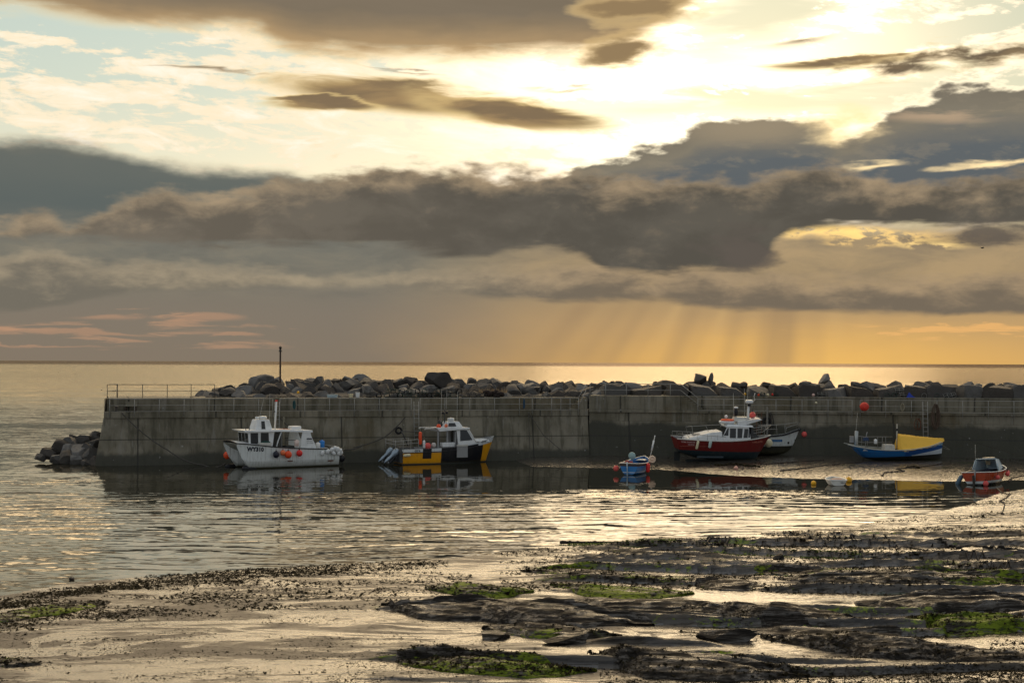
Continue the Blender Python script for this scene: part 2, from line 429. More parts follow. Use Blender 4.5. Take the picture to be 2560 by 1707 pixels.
# ------------------------------------------------------------------ materials
def new_mat(name):
    m = bpy.data.materials.new(name); m.use_nodes = True; nt = m.node_tree; nt.nodes.clear()
    o = nt.nodes.new('ShaderNodeOutputMaterial'); b = nt.nodes.new('ShaderNodeBsdfPrincipled')
    nt.links.new(b.outputs[0], o.inputs[0]); return m, nt, b
def setb(nt, b, name, v):
    if isinstance(v, S): nt.links.new(v.k, b.inputs[name])
    else: b.inputs[name].default_value = v
def opos(nt): return S(nt, nt.nodes.new('ShaderNodeTexCoord').outputs['Object'])
def wpos(nt): return S(nt, nt.nodes.new('ShaderNodeNewGeometry').outputs['Position'])
def bump(h, dist=0.02, strength=1.0, nrm=None):
    n = h.nt.nodes.new('ShaderNodeBump'); h.nt.links.new(h.k, n.inputs['Height'])
    n.inputs['Distance'].default_value = dist; n.inputs['Strength'].default_value = strength
    if nrm is not None: h.nt.links.new(nrm.k, n.inputs['Normal'])
    return S(h.nt, n.outputs[0])
def objrand(nt): return S(nt, nt.nodes.new('ShaderNodeObjectInfo').outputs['Random'])
_paint = {}
def paint(r, g, b, rough=0.45, dirt=0.35, metal=0.0, name=None, scale=1.5):
    """painted or plastic surface with wear"""
    key = (r, g, b, rough, dirt, metal, scale)
    if key in _paint: return _paint[key]
    m, nt, bs = new_mat(name or 'paint'); p = opos(nt)
    n1 = noise(p, scale, 6, 0.65); n2 = noise(mapping(p, (3, 3, 0.6)), scale*2.2, 5, 0.7)
    k = sstep(n1, 0.45, 0.72)*dirt+sstep(n2, 0.55, 0.75)*dirt*0.6
    c = (lin(r), lin(g), lin(b)); dk = tuple(x*0.45+0.012 for x in c)
    setb(nt, bs, 'Base Color', mixc(mn(k, 1.0), (*c, 1), (*dk, 1)))
    setb(nt, bs, 'Roughness', n1*0.3+(rough-0.12)); setb(nt, bs, 'Metallic', metal)
    setb(nt, bs, 'Normal', bump(n1, 0.01, 0.3))
    _paint[key] = m; return m

def make_water():
    m, nt, b = new_mat('water'); p = wpos(nt); X, Y, Z = sep(p)
    # ripple slopes, larger outside the harbour, small in the lee of the wall
    px = mapping(p, (0.35, 1.0, 1.0))
    nc = noise(px, 0.9, 3, 0.6, 0.2, 'Color'); a1 = sep(nc)
    nf = noise(mapping(p, (0.5, 1.0, 1.0)), 3.2, 2, 0.6, 0.0, 'Color'); a2 = sep(nf)
    patch = noise(mapping(p, (0.006, 0.045, 1.0)), 1.0, 7, 0.68)
    u = X/mx(Y, 1.0)
    far = sstep(Y, 120.0, 420.0)*0.6+sstep(Y, 130.0, 160.0)*0.4; left = 1.0-sstep(u, -0.30, -0.27)
    openw = mx(far, left*0.42)
    # long arcs of swell bending into the harbour
    dx = X+30.0; dy = (Y-165.0)*1.0
    rad = mth('SQRT', dx*dx*0.16+dy*dy)
    wob = noise(mapping(p, (0.06, 0.16, 1.0)), 1.0, 5, 0.62)
    ph = (rad+wob*9.0)*(2*math.pi/0.95)
    arcs = mth('SINE', ph)+mth('SINE', ph*0.53+2.0)*0.7
    zone = sstep(Y, 56.0, 70.0)*(1.0-sstep(Y, 92.0, 103.0))
    zn = noise(mapping(p, (0.03, 0.08, 1.0), (5, 3, 0)), 1.0, 3, 0.6)
    zone = zone*sstep(zn, 0.36, 0.58)+sstep(Y, 54.0, 60.0)*(1.0-sstep(Y, 92.0, 100.0))*0.42
    gl = sstep(u, 0.03, 0.07)*(1.0-sstep(u, 0.19, 0.24))*sstep(Y+patch*6.0, 95.5, 96.3)*(1.0-sstep(Y+patch*5.0, 101.0, 101.8))
    lw = sstep(Y, 92.0, 96.0)*(1.0-sstep(Y, 104.0, 110.0))*(1.0-sstep(u, -0.12, -0.04))*sstep(patch, 0.42, 0.60)
    base_amp = 0.016+openw*0.26*sstep(patch, 0.25, 0.75)+zone*0.022+gl*0.20+lw*0.10
    nf3 = sep(noise(mapping(p, (0.6, 1.0, 1.0)), 7.0, 2, 0.6, 0.0, 'Color'))
    ny = (nf3[1]-0.5)*gl*0.5-(openw*0.060*(1.0-sstep(Y, 180.0, 900.0)*(0.15+sstep(u, -0.05, 0.1)*0.6))*(0.35+patch*1.6)*1.0+zone*0.012+0.012)+(a1[1]-0.5)*(base_amp*2.2)+(a2[1]-0.5)*(base_amp*1.8)+arcs*zone*0.030
    nx = (a1[0]-0.5)*(base_amp*1.4)+(a2[0]-0.5)*(base_amp*1.2)+arcs*zone*0.006
    nv = combine(nt, nx, ny, 1.0)
    nn = nt.nodes.new('ShaderNodeVectorMath'); nn.operation = 'NORMALIZE'; nt.links.new(nv.k, nn.inputs[0])
    nrm = S(nt, nn.outputs[0])
    fard = sstep(Y, 2400.0, 4600.0)  # mask for the dark horizon band, painted by dimming the reflection tint
    nt.nodes.remove(b.k.node if isinstance(b, S) else b)
    gb = nt.nodes.new('ShaderNodeBsdfAnisotropic'); db = nt.nodes.new('ShaderNodeBsdfDiffuse'); fz = nt.nodes.new('ShaderNodeFresnel'); mxs = nt.nodes.new('ShaderNodeMixShader')
    tint = mixc(openw, (1.0, 0.97, 0.93, 1), (0.93, 0.80, 0.62, 1)); tint = mixc(fard, tint, (0.40, 0.32, 0.26, 1))  # golden sky reflection and dark horizon line painted into the gloss colour
    db.inputs['Color'].default_value = (0.016, 0.018, 0.014, 1)
    nt.links.new(tint.k, gb.inputs['Color']); nt.links.new((0.03+openw*0.10).k, gb.inputs['Roughness']); fz.inputs['IOR'].default_value = 1.36
    for nd in (gb, fz): nt.links.new(nrm.k, nd.inputs['Normal'])
    nt.links.new(fz.outputs[0], mxs.inputs[0]); nt.links.new(db.outputs[0], mxs.inputs[1]); nt.links.new(gb.outputs[0], mxs.inputs[2])
    out = [n for n in nt.nodes if n.type == 'OUTPUT_MATERIAL'][0]; nt.links.new(mxs.outputs[0], out.inputs[0])
    return m
def make_sand():
    m, nt, b = new_mat('wet_sand'); p = wpos(nt); X, Y, Z = sep(p)
    at = nt.nodes.new('ShaderNodeAttribute'); at.attribute_name = 'rock'; rk_ = S(nt, at.outputs['Fac'])
    flow = mapping(p, (0.10, 0.34, 1.0), rot=(0, 0, 0.25))
    n1 = noise(flow, 1.0, 7, 0.66, 1.2)
    n2 = noise(mapping(p, (0.6, 1.8, 1.0)), 1.0, 6, 0.68, 0.5)
    n3 = noise(mapping(p, (1.0, 2.0, 1.0)), 5.0, 5, 0.75)
    u = X/mx(Y, 1.0)
    right = sstep(u+(Y-60.0)*0.0015, 0.0, 0.16)
    wm_ = n1*0.62+n2*0.38+right*0.03
    bank = sstep(Y, 100.0, 106.0)
    cn = noise(mapping(p, (0.07, 0.20, 1.0), (2, 8, 0), (0, 0, 0.5)), 1.0, 4, 0.55, 1.5)
    chan = 1.0-sstep(mth('ABSOLUTE', cn-0.5), 0.008, 0.028)
    wet = mx(mx(sstep(wm_, 0.46, 0.54), chan), bank)
    film = mx(mx(sstep(wm_, 0.52, 0.55), chan)*(1.0-rk_), bank*0.75)
    col = mixc(wet, (0.150, 0.130, 0.105, 1), (0.070, 0.060, 0.048, 1))
    flk = sstep(n3+right*0.03, 0.55, 0.62)
    col = mixc(flk*0.9, col, (0.014, 0.012, 0.009, 1))
    g = noise(mapping(p, (0.16, 0.6, 1.0), (9, 2, 0)), 1.0, 6, 0.75)
    col = mixc(sstep(g, 0.58, 0.64)*right*0.9, col, (0.022, 0.036, 0.008, 1))
    strat = noise(mapping(p, (0.18, 2.2, 2.0), rot=(0, 0, 0.10)), 1.6, 7, 0.7, 0.3)
    rcol = mixc(sstep(strat, 0.42, 0.58), (0.020, 0.017, 0.014, 1), (0.080, 0.070, 0.057, 1))
    wa = noise(mapping(p, (0.22, 0.5, 1.0), (3, 7, 0)), 1.0, 5, 0.65)
    gm = sstep(wa+n3*0.35, 0.74, 0.80)
    rcol = mixc(gm, rcol, mixc(sstep(n3, 0.42, 0.58), (0.045, 0.075, 0.008, 1), (0.18, 0.24, 0.02, 1)))
    rm = sstep(rk_+(n2-0.5)*0.8, 0.35, 0.55)
    col = mixc(rm, col, rcol)
    setb(nt, b, 'Base Color', col)
    setb(nt, b, 'Roughness', mx(0.60-wet*(0.30+right*0.16)-film*0.26+rm*gm*0.3, 0.04))
    setb(nt, b, 'IOR', 1.42); setb(nt, b, 'Specular IOR Level', 0.20+wet*0.40+film*1.2-flk*0.18)
    bp = bump(n2*0.4+n3*0.3+strat*rm*0.8, 0.07, 0.7)
    nc = sep(noise(mapping(p, (0.8, 1.7, 1)), 4.6, 4, 0.72, 0.0, 'Color'))
    amp = (0.26+right*0.60+rm*0.35)*(1.0-film*(0.66-right*0.26))
    nv = addc(bp, combine(nt, (nc[0]-0.5)*amp, (nc[1]-0.5)*amp*1.6-0.060, 0.0))
    nn = nt.nodes.new('ShaderNodeVectorMath'); nn.operation = 'NORMALIZE'; nt.links.new(nv.k, nn.inputs[0])
    setb(nt, b, 'Normal', S(nt, nn.outputs[0]))
    return m
def make_concrete(dark_z, joint=8.0):
    m, nt, b = new_mat('concrete'); p = wpos(nt); X, Y, Z = sep(p)
    n1 = noise(p, 0.35, 6, 0.6); n2 = noise(mapping(p, (1.6, 1.6, 0.12)), 1.2, 5, 0.65)
    n3 = noise(p, 6.0, 4, 0.7)
    col = mixc(sstep(n1, 0.35, 0.65), (0.130, 0.119, 0.082, 1), (0.235, 0.215, 0.162, 1))
    col = mixc(sstep(n2, 0.46, 0.64)*0.6, col, (0.052, 0.048, 0.028, 1))
    col = mixc(sstep(noise(mapping(p, (2.2, 2.2, 0.2), (4, 0, 0)), 0.8, 4, 0.6), 0.58, 0.7)*0.5, col, (0.26, 0.25, 0.22, 1))
    # rust brown and weed green stains
    col = mixc(sstep(noise(p, 0.22, 4, 0.6), 0.56, 0.68)*0.5, col, (0.11, 0.085, 0.04, 1))
    # tide mark: weed grows below it
    tm = Z+(n1-0.5)*1.2+(n2-0.5)*0.8
    wetm = 1.0-sstep(tm, dark_z-0.25, dark_z+0.25)
    col = mixc(wetm*0.88, col, (0.026, 0.027, 0.016, 1))
    weed = sstep(n3, 0.42, 0.6)*(1.0-sstep(tm, dark_z-0.9, dark_z+0.1))
    col = mixc(weed*0.5, col, (0.035, 0.038, 0.016, 1))
    hz = X+Y*0.3
    jj = mth('ABSOLUTE', mth('FRACT', hz/joint)-0.5)*joint
    jm = 1.0-sstep(jj, 0.03, 0.09)
    col = mixc(jm*0.75, col, (0.02, 0.02, 0.016, 1))
    hj = 1.0-sstep(mth('ABSOLUTE', Z-2.15), 0.02, 0.07)
    col = mixc(hj*0.7, col, (0.02, 0.02, 0.016, 1))
    # pale pockmarks
    vo = voro(mapping(p, (1, 1, 1)), 1.1)
    col = mixc((1.0-sstep(vo, 0.06, 0.12))*sstep(n3, 0.5, 0.6)*0.6, col, (0.42, 0.42, 0.40, 1))
    setb(nt, b, 'Base Color', col); setb(nt, b, 'Roughness', 0.85-wetm*0.25)
    setb(nt, b, 'Normal', bump(n1*0.5+n3*0.4+n2*0.6-jm, 0.06, 0.7))
    return m
def make_boulder():
    m, nt, b = new_mat('boulder_stone'); p = opos(nt); r = objrand(nt)
    pw = addc(p, combine(nt, r*37.0, r*11.0, 0.0))
    n1 = noise(pw, 1.1, 6, 0.65); n3 = noise(pw, 7.0, 5, 0.7)
    base = ramp(r, [(0.0, (0.042, 0.038, 0.034)), (0.35, (0.060, 0.050, 0.040)), (0.6, (0.072, 0.069, 0.064)), (0.85, (0.12, 0.118, 0.112)), (1.0, (0.19, 0.186, 0.175))])
    col = mixc(sstep(n1, 0.45, 0.7)*0.7, base, (0.052, 0.046, 0.038, 1))
    col = mixc(sstep(n3, 0.58, 0.75)*0.4, col, (0.22, 0.22, 0.2, 1))
    setb(nt, b, 'Base Color', col); setb(nt, b, 'Roughness', 0.8)
    setb(nt, b, 'Normal', bump(n1*0.6+n3*0.5, 0.10, 0.9))
    return m
def make_ledge():
    m, nt, b = new_mat('ledge_rock'); p = wpos(nt); X, Y, Z = sep(p)
    q = mapping(p, (0.16, 1.8, 3.0), rot=(0, 0, 0.10))
    n1 = noise(q, 2.6, 8, 0.74, 0.3); n2 = noise(mapping(p, (0.6, 1.6, 2.0)), 4.5, 6, 0.75); n3 = noise(p, 0.35, 5, 0.62)
    col = mixc(sstep(n1, 0.42, 0.58), (0.020, 0.017, 0.014, 1), (0.088, 0.076, 0.062, 1))
    col = mixc(sstep(n2, 0.55, 0.66)*0.85, col, (0.008, 0.007, 0.005, 1))
    at = nt.nodes.new('ShaderNodeAttribute'); at.attribute_name = 'weed'; wa = S(nt, at.outputs['Fac'])
    gm = sstep(n3*0.7+n2*0.75+wa*0.50, 1.02, 1.12)
    col = mixc(gm, col, mixc(sstep(n2, 0.42, 0.58), (0.055, 0.085, 0.008, 1), (0.20, 0.26, 0.022, 1)))
    setb(nt, b, 'Base Color', col)
    gl = sstep(n1, 0.51, 0.59)*(1.0-gm)
    setb(nt, b, 'Roughness', 0.62-gl*0.48)
    setb(nt, b, 'Specular IOR Level', 0.12+gl*1.0)
    nc = sep(noise(mapping(p, (0.5, 2.2, 1)), 3.0, 5, 0.78, 0.0, 'Color'))
    nv = addc(bump(n1*1.0+n2*0.4, 0.10, 1.0), combine(nt, (nc[0]-0.5)*0.5, (nc[1]-0.5)*0.9, 0.0))
    nn = nt.nodes.new('ShaderNodeVectorMath'); nn.operation = 'NORMALIZE'; nt.links.new(nv.k, nn.inputs[0])
    setb(nt, b, 'Normal', S(nt, nn.outputs[0]))
    return m
def make_weed(c0, c1, rough=0.8, name='seaweed'):
    m, nt, b = new_mat(name); p = wpos(nt); setb(nt, b, 'Specular IOR Level', 0.08)
    n = noise(p, 3.0, 4, 0.6)
    setb(nt, b, 'Base Color', mixc(sstep(n, 0.4, 0.6), (*c0, 1), (*c1, 1))); setb(nt, b, 'Roughness', rough)
    return m

MT = dict(water=make_water(), sand=make_sand(), wallL=make_concrete(1.0, 9.0), wallR=make_concrete(3.3, 11.0), wallTop=make_concrete(-5.0, 7.5), boulder=make_boulder(), ledge=make_ledge(),
          weed=make_weed((0.012, 0.010, 0.005), (0.03, 0.024, 0.010)), alga=make_weed((0.03, 0.055, 0.008), (0.09, 0.14, 0.016), 0.55, 'green_alga'),
          steel=paint(150, 150, 145, 0.5, 0.5, 0.0, 'galvanised_steel'), dsteel=paint(70, 66, 60, 0.6, 0.4, 0.0, 'dark_steel'),
          rope=paint(58, 52, 42, 0.9, 0.4, 0, 'rope'), rope_pale=paint(150, 145, 125, 0.9, 0.4, 0, 'pale_rope'), chain=paint(40, 34, 28, 0.8, 0.3, 0, 'weedy_chain'),
          rust=paint(96, 52, 30, 0.8, 0.5, 0, 'rust'))
MT['dsteel'].name = 'dark_steel'

# ------------------------------------------------------------------ ground and water
NEAR = [(-400, 1560), (0, 1487), (165, 1458), (540, 1428), (1070, 1399), (1250, 1383), (1420, 1362), (1740, 1348), (2070, 1322), (2260, 1296), (2420, 1262), (2500, 1232), (2560, 1222), (2760, 1212)]
FARB = [(1200, 1140), (1290, 1152), (1330, 1166), (1560, 1170), (1680, 1176), (1850, 1190), (2010, 1196), (2180, 1199), (2400, 1204), (2560, 1200), (2800, 1195)]
def _uy(pts):
    r = []
    for p in pts:
        w = at_z(p[0], p[1], 0); r.append((w.x/w.y, w.y))
    return r
NEARU, FARU = _uy(NEAR), _uy(FARB)
ubank = FARU[0][0]
def strata(X, Y):
    """tilted beds of the rock platform: (height, amount of bare rock)"""
    u = X/Y
    reg = np.clip((u-interp(Y, [(38, -.13), (44, -.10), (52, -.11), (58, .0), (66, .02), (74, .10), (80, .3)]))/0.05, 0, 1)*np.clip((76-Y)/6, 0, 1)*np.clip((Y-37.0)/3, 0, 1)
    s_ = Y+0.14*X+1.6*fbm(X*0.10, Y*0.22, 4, 31)+0.35*fbm(X*0.5, Y*0.9, 3, 32)
    per = 1.25; k = np.floor(s_/per); f = s_/per-k
    amp = fbm(X*0.085+k*3.7, k*5.1, 4, 33)+0.5
    A = np.clip((amp-0.47)/0.16, 0, 1)*reg
    h = A*0.34*np.where(f < 0.10, f/0.10, ((1-f)/0.90))**0.8
    h = h+A*(0.10*fbm(X*0.9, Y*3.0, 4, 34)+0.05*fbm(X*3, Y*6, 3, 35))
    return h, np.clip(A*2.2*np.clip(1.15-f, 0, 1), 0, 1)
def terrain(X, Y):
    X = np.asarray(X, float); Y = np.asarray(Y, float); u = X/Y
    ys = interp(u, NEARU); yb = interp(u, FARU)
    wob = fbm(X*0.12, Y*0.25, 4, 3)
    h1 = interp(u, [(-.1, .016), (.15, .009)])*(ys-Y)
    h1 = h1+np.clip((ys-Y)*0.08, 0, 1)*(wob*0.16)+fbm(X*0.9, Y*2.2, 3, 8)*0.022
    h1 = np.where(Y > ys, -0.04*(Y-ys)+fbm(X*0.9, Y*2.2, 3, 8)*0.02, h1)
    h1 = h1+np.where(Y < ys, strata(X, Y)[0], 0)
    h2 = 0.036*(Y-yb)+fbm(X*0.5, Y*1.2, 4, 5)*0.05
    h2 = np.where(u < ubank, -1.0, h2)
    return np.maximum(np.maximum(h1, h2), -0.9)
def ground(px, py, dz=0.0):
    z = 0.0
    for _ in range(10):
        w = at_z(px, py, z); z = 0.5*z+0.5*max(float(terrain(w.x, w.y)), 0.0)
    w = at_z(px, py, z); return Vector((w.x, w.y, max(float(terrain(w.x, w.y)), 0.0)+dz))

NU, NV = 960, 900
us = np.concatenate([np.linspace(-0.95, -0.41, 50)[:-1], np.linspace(-0.41, 0.41, NU), np.linspace(0.41, 0.95, 50)[1:]]); iv = np.concatenate([np.linspace(1/134.0, 1/25.0, NV), np.linspace(1/25.0, 1/12.0, 40)[1:]])
UU, IV = np.meshgrid(us, iv); YY = 1/IV; XX = UU*YY; ZZ = terrain(XX, YY)
def grid_obj(name, X, Y, Z, mat, smooth=True):
    nv, nu = X.shape
    me = bpy.data.meshes.new(name); co = np.stack([X, Y, Z], -1).reshape(-1, 3).astype(np.float32)
    idx = np.arange(nv*nu).reshape(nv, nu)
    q = np.stack([idx[:-1, :-1], idx[:-1, 1:], idx[1:, 1:], idx[1:, :-1]], -1).reshape(-1, 4)
    me.vertices.add(len(co)); me.vertices.foreach_set('co', co.ravel())
    me.loops.add(q.size); me.loops.foreach_set('vertex_index', q.ravel().astype(np.int32))
    me.polygons.add(len(q)); me.polygons.foreach_set('loop_start', np.arange(0, q.size, 4, dtype=np.int32))
    me.polygons.foreach_set('loop_total', np.full(len(q), 4, dtype=np.int32))
    me.update(); me.validate()
    n = me.polygons[0].normal
    if n.z < 0: me.flip_normals()
    return mk_obj(name, me, mat, None, smooth)
beach = struct(grid_obj('beach_ground', XX, YY, ZZ, MT['sand']), 'wet sand and mud of the harbour bed at low tide', 'ground')
ra = beach.data.attributes.new('rock', 'FLOAT', 'POINT'); ra.data.foreach_set('value', (strata(XX, YY)[1]*(YY < interp(XX/YY, NEARU))).ravel().astype(np.float32))
sea = struct(mk_mesh('sea_water', [(-40000, 20, 0), (40000, 20, 0), (40000, 60000, 0), (-40000, 60000, 0)], [(0, 1, 2, 3)], MT['water']), 'golden sea running from the beach to the horizon', 'water')
bed = struct(mk_mesh('sea_bed', [(-45000, -400, -6), (45000, -400, -6), (45000, 61000, -6), (-45000, 61000, -6)], [(0, 1, 2, 3)], MT['sand']), 'sea bed under the water', 'ground')
# ------------------------------------------------------------------ harbour walls
HZ = [(0, 902), (2560, 911)]
def wallY(px): return float(np.interp(px, [200, 1470, 2560, 2900], [119.3, 130.0, 124.0, 122.0]))
TOPZ, WALKZ, COPZ = 5.60, 4.50, 3.95
def wp(px, off=0.0, z=0.0):
    """point on the face line of the wall at pixel column px; off = metres behind the face"""
    Y = wallY(px); x = xat(px, Y)
    if px <= 1470: a, b = 250, 1470
    else: a, b = 1480, 2560
    A = Vector((xat(a, wallY(a)), wallY(a), 0)); B = Vector((xat(b, wallY(b)), wallY(b), 0))
    d = (B-A).normalized(); n = Vector((-d.y, d.x, 0))
    if n.y < 0: n = -n
    return Vector((x, Y, z))+n*off
def prism(name, pxs, prof, mat, parent, z_of=None, seg=1):
    """extrude a closed profile [(off, z)] along wall columns"""
    rings = []
    for px in pxs:
        rings.append([wp(px, o, z) for o, z in prof])
    n = len(prof); vs = [v for r in rings for v in r]; fs = []
    for i in range(len(rings)-1):
        for k in range(n):
            k2 = (k+1) % n
            fs.append((i*n+k, i*n+k2, (i+1)*n+k2, (i+1)*n+k))
    fs.append(tuple(range(n-1, -1, -1))); fs.append(tuple((len(rings)-1)*n+k for k in range(n)))
    mb = MB(); mb.add(vs, fs); return mb.build(name, mat, parent, bevel=0.03)
cols = lambda a, b, s=120: list(np.arange(a, b, s))+[b]
# left pier
pierL = empty('harbour_wall', wp(265, 0, 0)); tag(pierL, 'battered grey concrete pier head and wall with bollard ledge, left of the inner corner', 'harbour wall')
def local(parent, o):
    o.parent = parent; o.matrix_parent_inverse = Matrix.Translation(parent.location).inverted(); return o
def lpart(parent, o): return local(parent, o)
def pr(name, a, b, prof, mat, par, step=120):
    return lpart(par, prism(name, cols(a, b, step), prof, mat, None))
pr('sloping_face', 262, 1470, [(-0.85, -1.5), (-0.0, COPZ), (9.0, COPZ), (9.0, -1.5)], MT['wallL'], pierL)
pr('coping', 263, 1471, [(-0.10, COPZ+0.003), (-0.10, WALKZ), (9.0, WALKZ), (9.0, COPZ+0.003)], MT['wallTop'], pierL)
pr('parapet', 266, 1470, [(1.50, WALKZ+0.003), (1.42, TOPZ), (9.0, TOPZ), (9.0, WALKZ+0.003)], MT['wallTop'], pierL)
# the sloping end of the pier
def wedge(name, z0, z1, off0, off1, x0, x1, mat):
    mb = MB()
    a = wp(262, off0, z0); b = wp(262, 9.0, z0); c = wp(262, 9.0, z1); d = wp(262, off1, z1)
    dirv = (wp(262)-wp(400)).normalized()
    mb.add([a+dirv*0.0, b, c, d, a+dirv*x0+Vector((0, 0.25, 0)), b+dirv*x0, c+dirv*x1, d+dirv*x1+Vector((0, 0.15, 0))], [(0, 1, 2, 3), (7, 6, 5, 4), (0, 4, 5, 1), (1, 5, 6, 2), (2, 6, 7, 3), (3, 7, 4, 0)])
    return lpart(pierL, mb.build(name, mat, None))
wedge('pier_end', -1.5, COPZ, -0.85, 0.0, 1.05, 0.12, MT['wallL'])
wedge('pier_end', COPZ+0.003, TOPZ, 0.0, 0.2, 0.12, -0.03, MT['wallTop'])
# recessed alcove, steps at the inner corner
mb = MB()
for i in range(6):
    a, b = 1428+i*7, 1470
    z0, z1 = WALKZ+0.004+i*0.19, WALKZ+(i+1)*0.19
    vs = [wp(a, 0.15, z0), wp(b, 0.15, z0), wp(b, 1.47, z0), wp(a, 1.47, z0), wp(a, 0.15, z1), wp(b, 0.15, z1), wp(b, 1.47, z1), wp(a, 1.47, z1)]
    mb.add(vs, [(0, 3, 2, 1), (4, 5, 6, 7), (0, 1, 5, 4), (1, 2, 6, 5), (2, 3, 7, 6), (3, 0, 4, 7)])
lpart(pierL, mb.build('steps', MT['wallTop'], None))
# right wall
pierR = empty('harbour_wall', wp(1480, 0, 0)); tag(pierR, 'long dark concrete wall with weedy green base, right of the inner corner', 'harbour wall')
pr('sloping_face', 1473, 2900, [(-0.45, -1.5), (-0.0, 3.5), (8.0, 3.5), (8.0, -1.5)], MT['wallR'], pierR)
pr('upper_face', 1473, 2900, [(0.10, 3.503), (0.10, WALKZ-0.22), (8.0, WALKZ-0.22), (8.0, 3.503)], MT['wallR'], pierR)
pr('coping', 1473, 2900, [(-0.08, WALKZ-0.217), (-0.08, WALKZ+0.05), (8.0, WALKZ+0.05), (8.0, WALKZ-0.217)], MT['wallTop'], pierR)
pr('parapet', 1700, 2900, [(1.35, WALKZ+0.053), (1.30, TOPZ+0.06), (1.28, TOPZ+0.06), (1.28, TOPZ+0.2), (2.1, TOPZ+0.2), (8.0, TOPZ+0.06), (8.0, WALKZ+0.053)], MT['wallTop'], pierR)
pr('landing', 1473, 1700, [(0.0, WALKZ+0.053), (0.0, TOPZ+0.2), (8.0, TOPZ+0.2), (8.0, WALKZ+0.053)], MT['wallTop'], pierR, 60)
mb = MB()
for i in range(7):
    a, b = 1700, 1755-i*7.5
    z0, z1 = WALKZ+0.055+i*0.178, WALKZ+0.05+(i+1)*0.178
    vs = [wp(a, 0.25, z0), wp(b, 0.25, z0), wp(b, 1.29, z0), wp(a, 1.29, z0), wp(a, 0.25, z1), wp(b, 0.25, z1), wp(b, 1.29, z1), wp(a, 1.29, z1)]
    mb.add(vs, [(0, 3, 2, 1), (4, 5, 6, 7), (0, 1, 5, 4), (1, 2, 6, 5), (2, 3, 7, 6), (3, 0, 4, 7)])
lpart(pierR, mb.build('steps', MT['wallTop'], None))

# ------------------------------------------------------------------ railings
def railing(name, pts, posts, heights, label, mat=MT['steel'], r=0.03, foot=0.0, loc=None):
    """pts: path of the top rail foot (x,y,z); heights of rails above it; posts: list of points; foot = how far posts reach below"""
    e = empty(name, pts[0]); tag(e, label, 'railing')
    for h in heights:
        mb = MB(); mb.tube([p+Vector((0, 0, h)) for p in pts], r*(1.0 if h == heights[0] else 0.75), 6); lpart(e, mb.build('rail', mat, None, True))
    for q, hh in posts:
        mb = MB(); mb.tube([q-Vector((0, 0, foot)), q+Vector((0, 0, hh))], r, 6); lpart(e, mb.build('post', mat, None, True))
    return e
def fr(px, off=-0.14, z=WALKZ): return wp(px, off, z)
H = 1.08
# back railing on the pier head
bk = lambda px: wp(px, 2.6, TOPZ)
railing('railing', [bk(266)+Vector((0, 3, 0)), bk(266), bk(540)], [(bk(266)+Vector((0, 3, 0)), 1.15)]+[(bk(p), 1.15) for p in (266, 292, 356, 419, 480, 540)], (1.15, 0.58), 'dark railing standing against the sea on top of the pier head', MT['dsteel'])
# front railings along the ledge
def front(a, b, label, step=62, heights=(H, 0.54, 0.02)):
    ps = list(np.arange(a, b-20, step))+[b]
    return railing('railing', [fr(p) for p in np.linspace(a, b, 8)], [(fr(p), H) for p in ps], heights, label, MT['steel'], 0.026, 0.45)
front(275, 682, 'grey railing along the ledge at the pier head, left of the white boat mast')
front(700, 1028, 'grey railing between the white boat mast and the gap behind the yellow boat')
front(1050, 1330, 'grey railing along the ledge above the yellow and black boat')
c1 = [fr(p, -0.14-0.25*math.sin((p-1330)/115*3.0)) for p in np.linspace(1330, 1445, 7)]
cp = c1+[wp(1463, -0.05, WALKZ+1.25)]
e = railing('railing', c1, [(fr(p, -0.2), H) for p in (1378, 1401, 1424, 1445)], (H, 0.54, 0.02), 'short pale railing curving up to the steps at the inner corner', MT['steel'], 0.03, 0.45)
mb = MB(); mb.tube([c1[-1]+Vector((0, 0, H)), wp(1466, 0.05, TOPZ+1.25)], 0.035, 6); lpart(e, mb.build('sloping_rail', MT['steel'], None, True))
mb = MB(); mb.tube([c1[-1]+Vector((0, 0, 0.3)), wp(1466, 0.05, TOPZ+0.7)], 0.03, 6); lpart(e, mb.build('sloping_rail', MT['steel'], None, True))
lz = TOPZ+0.2
rt = lambda p: wp(p, 0.1, lz)
e = railing('railing', [rt(1475), rt(1580), rt(1702)], [(rt(p), 1.08) for p in (1475, 1514, 1566, 1620, 1676)], (1.08, 0.52), 'pale railing round the raised landing right of the inner corner', MT['steel'], 0.03, 0.0)
mb = MB(); mb.tube([rt(1702)+Vector((0, 0, 1.08)), wp(1745, -0.1, WALKZ+1.1+0.05)], 0.03, 6); mb.tube([rt(1702)+Vector((0, 0, .52)), wp(1745, -0.1, WALKZ+0.6)], 0.024, 6); lpart(e, mb.build('sloping_rail', MT['steel'], None, True))
front(1745, 2130, 'grey railing above the red boat and the white boat beside it', 65)
front(2150, 2690, 'grey railing running right from above the yellow covered boat', 64)

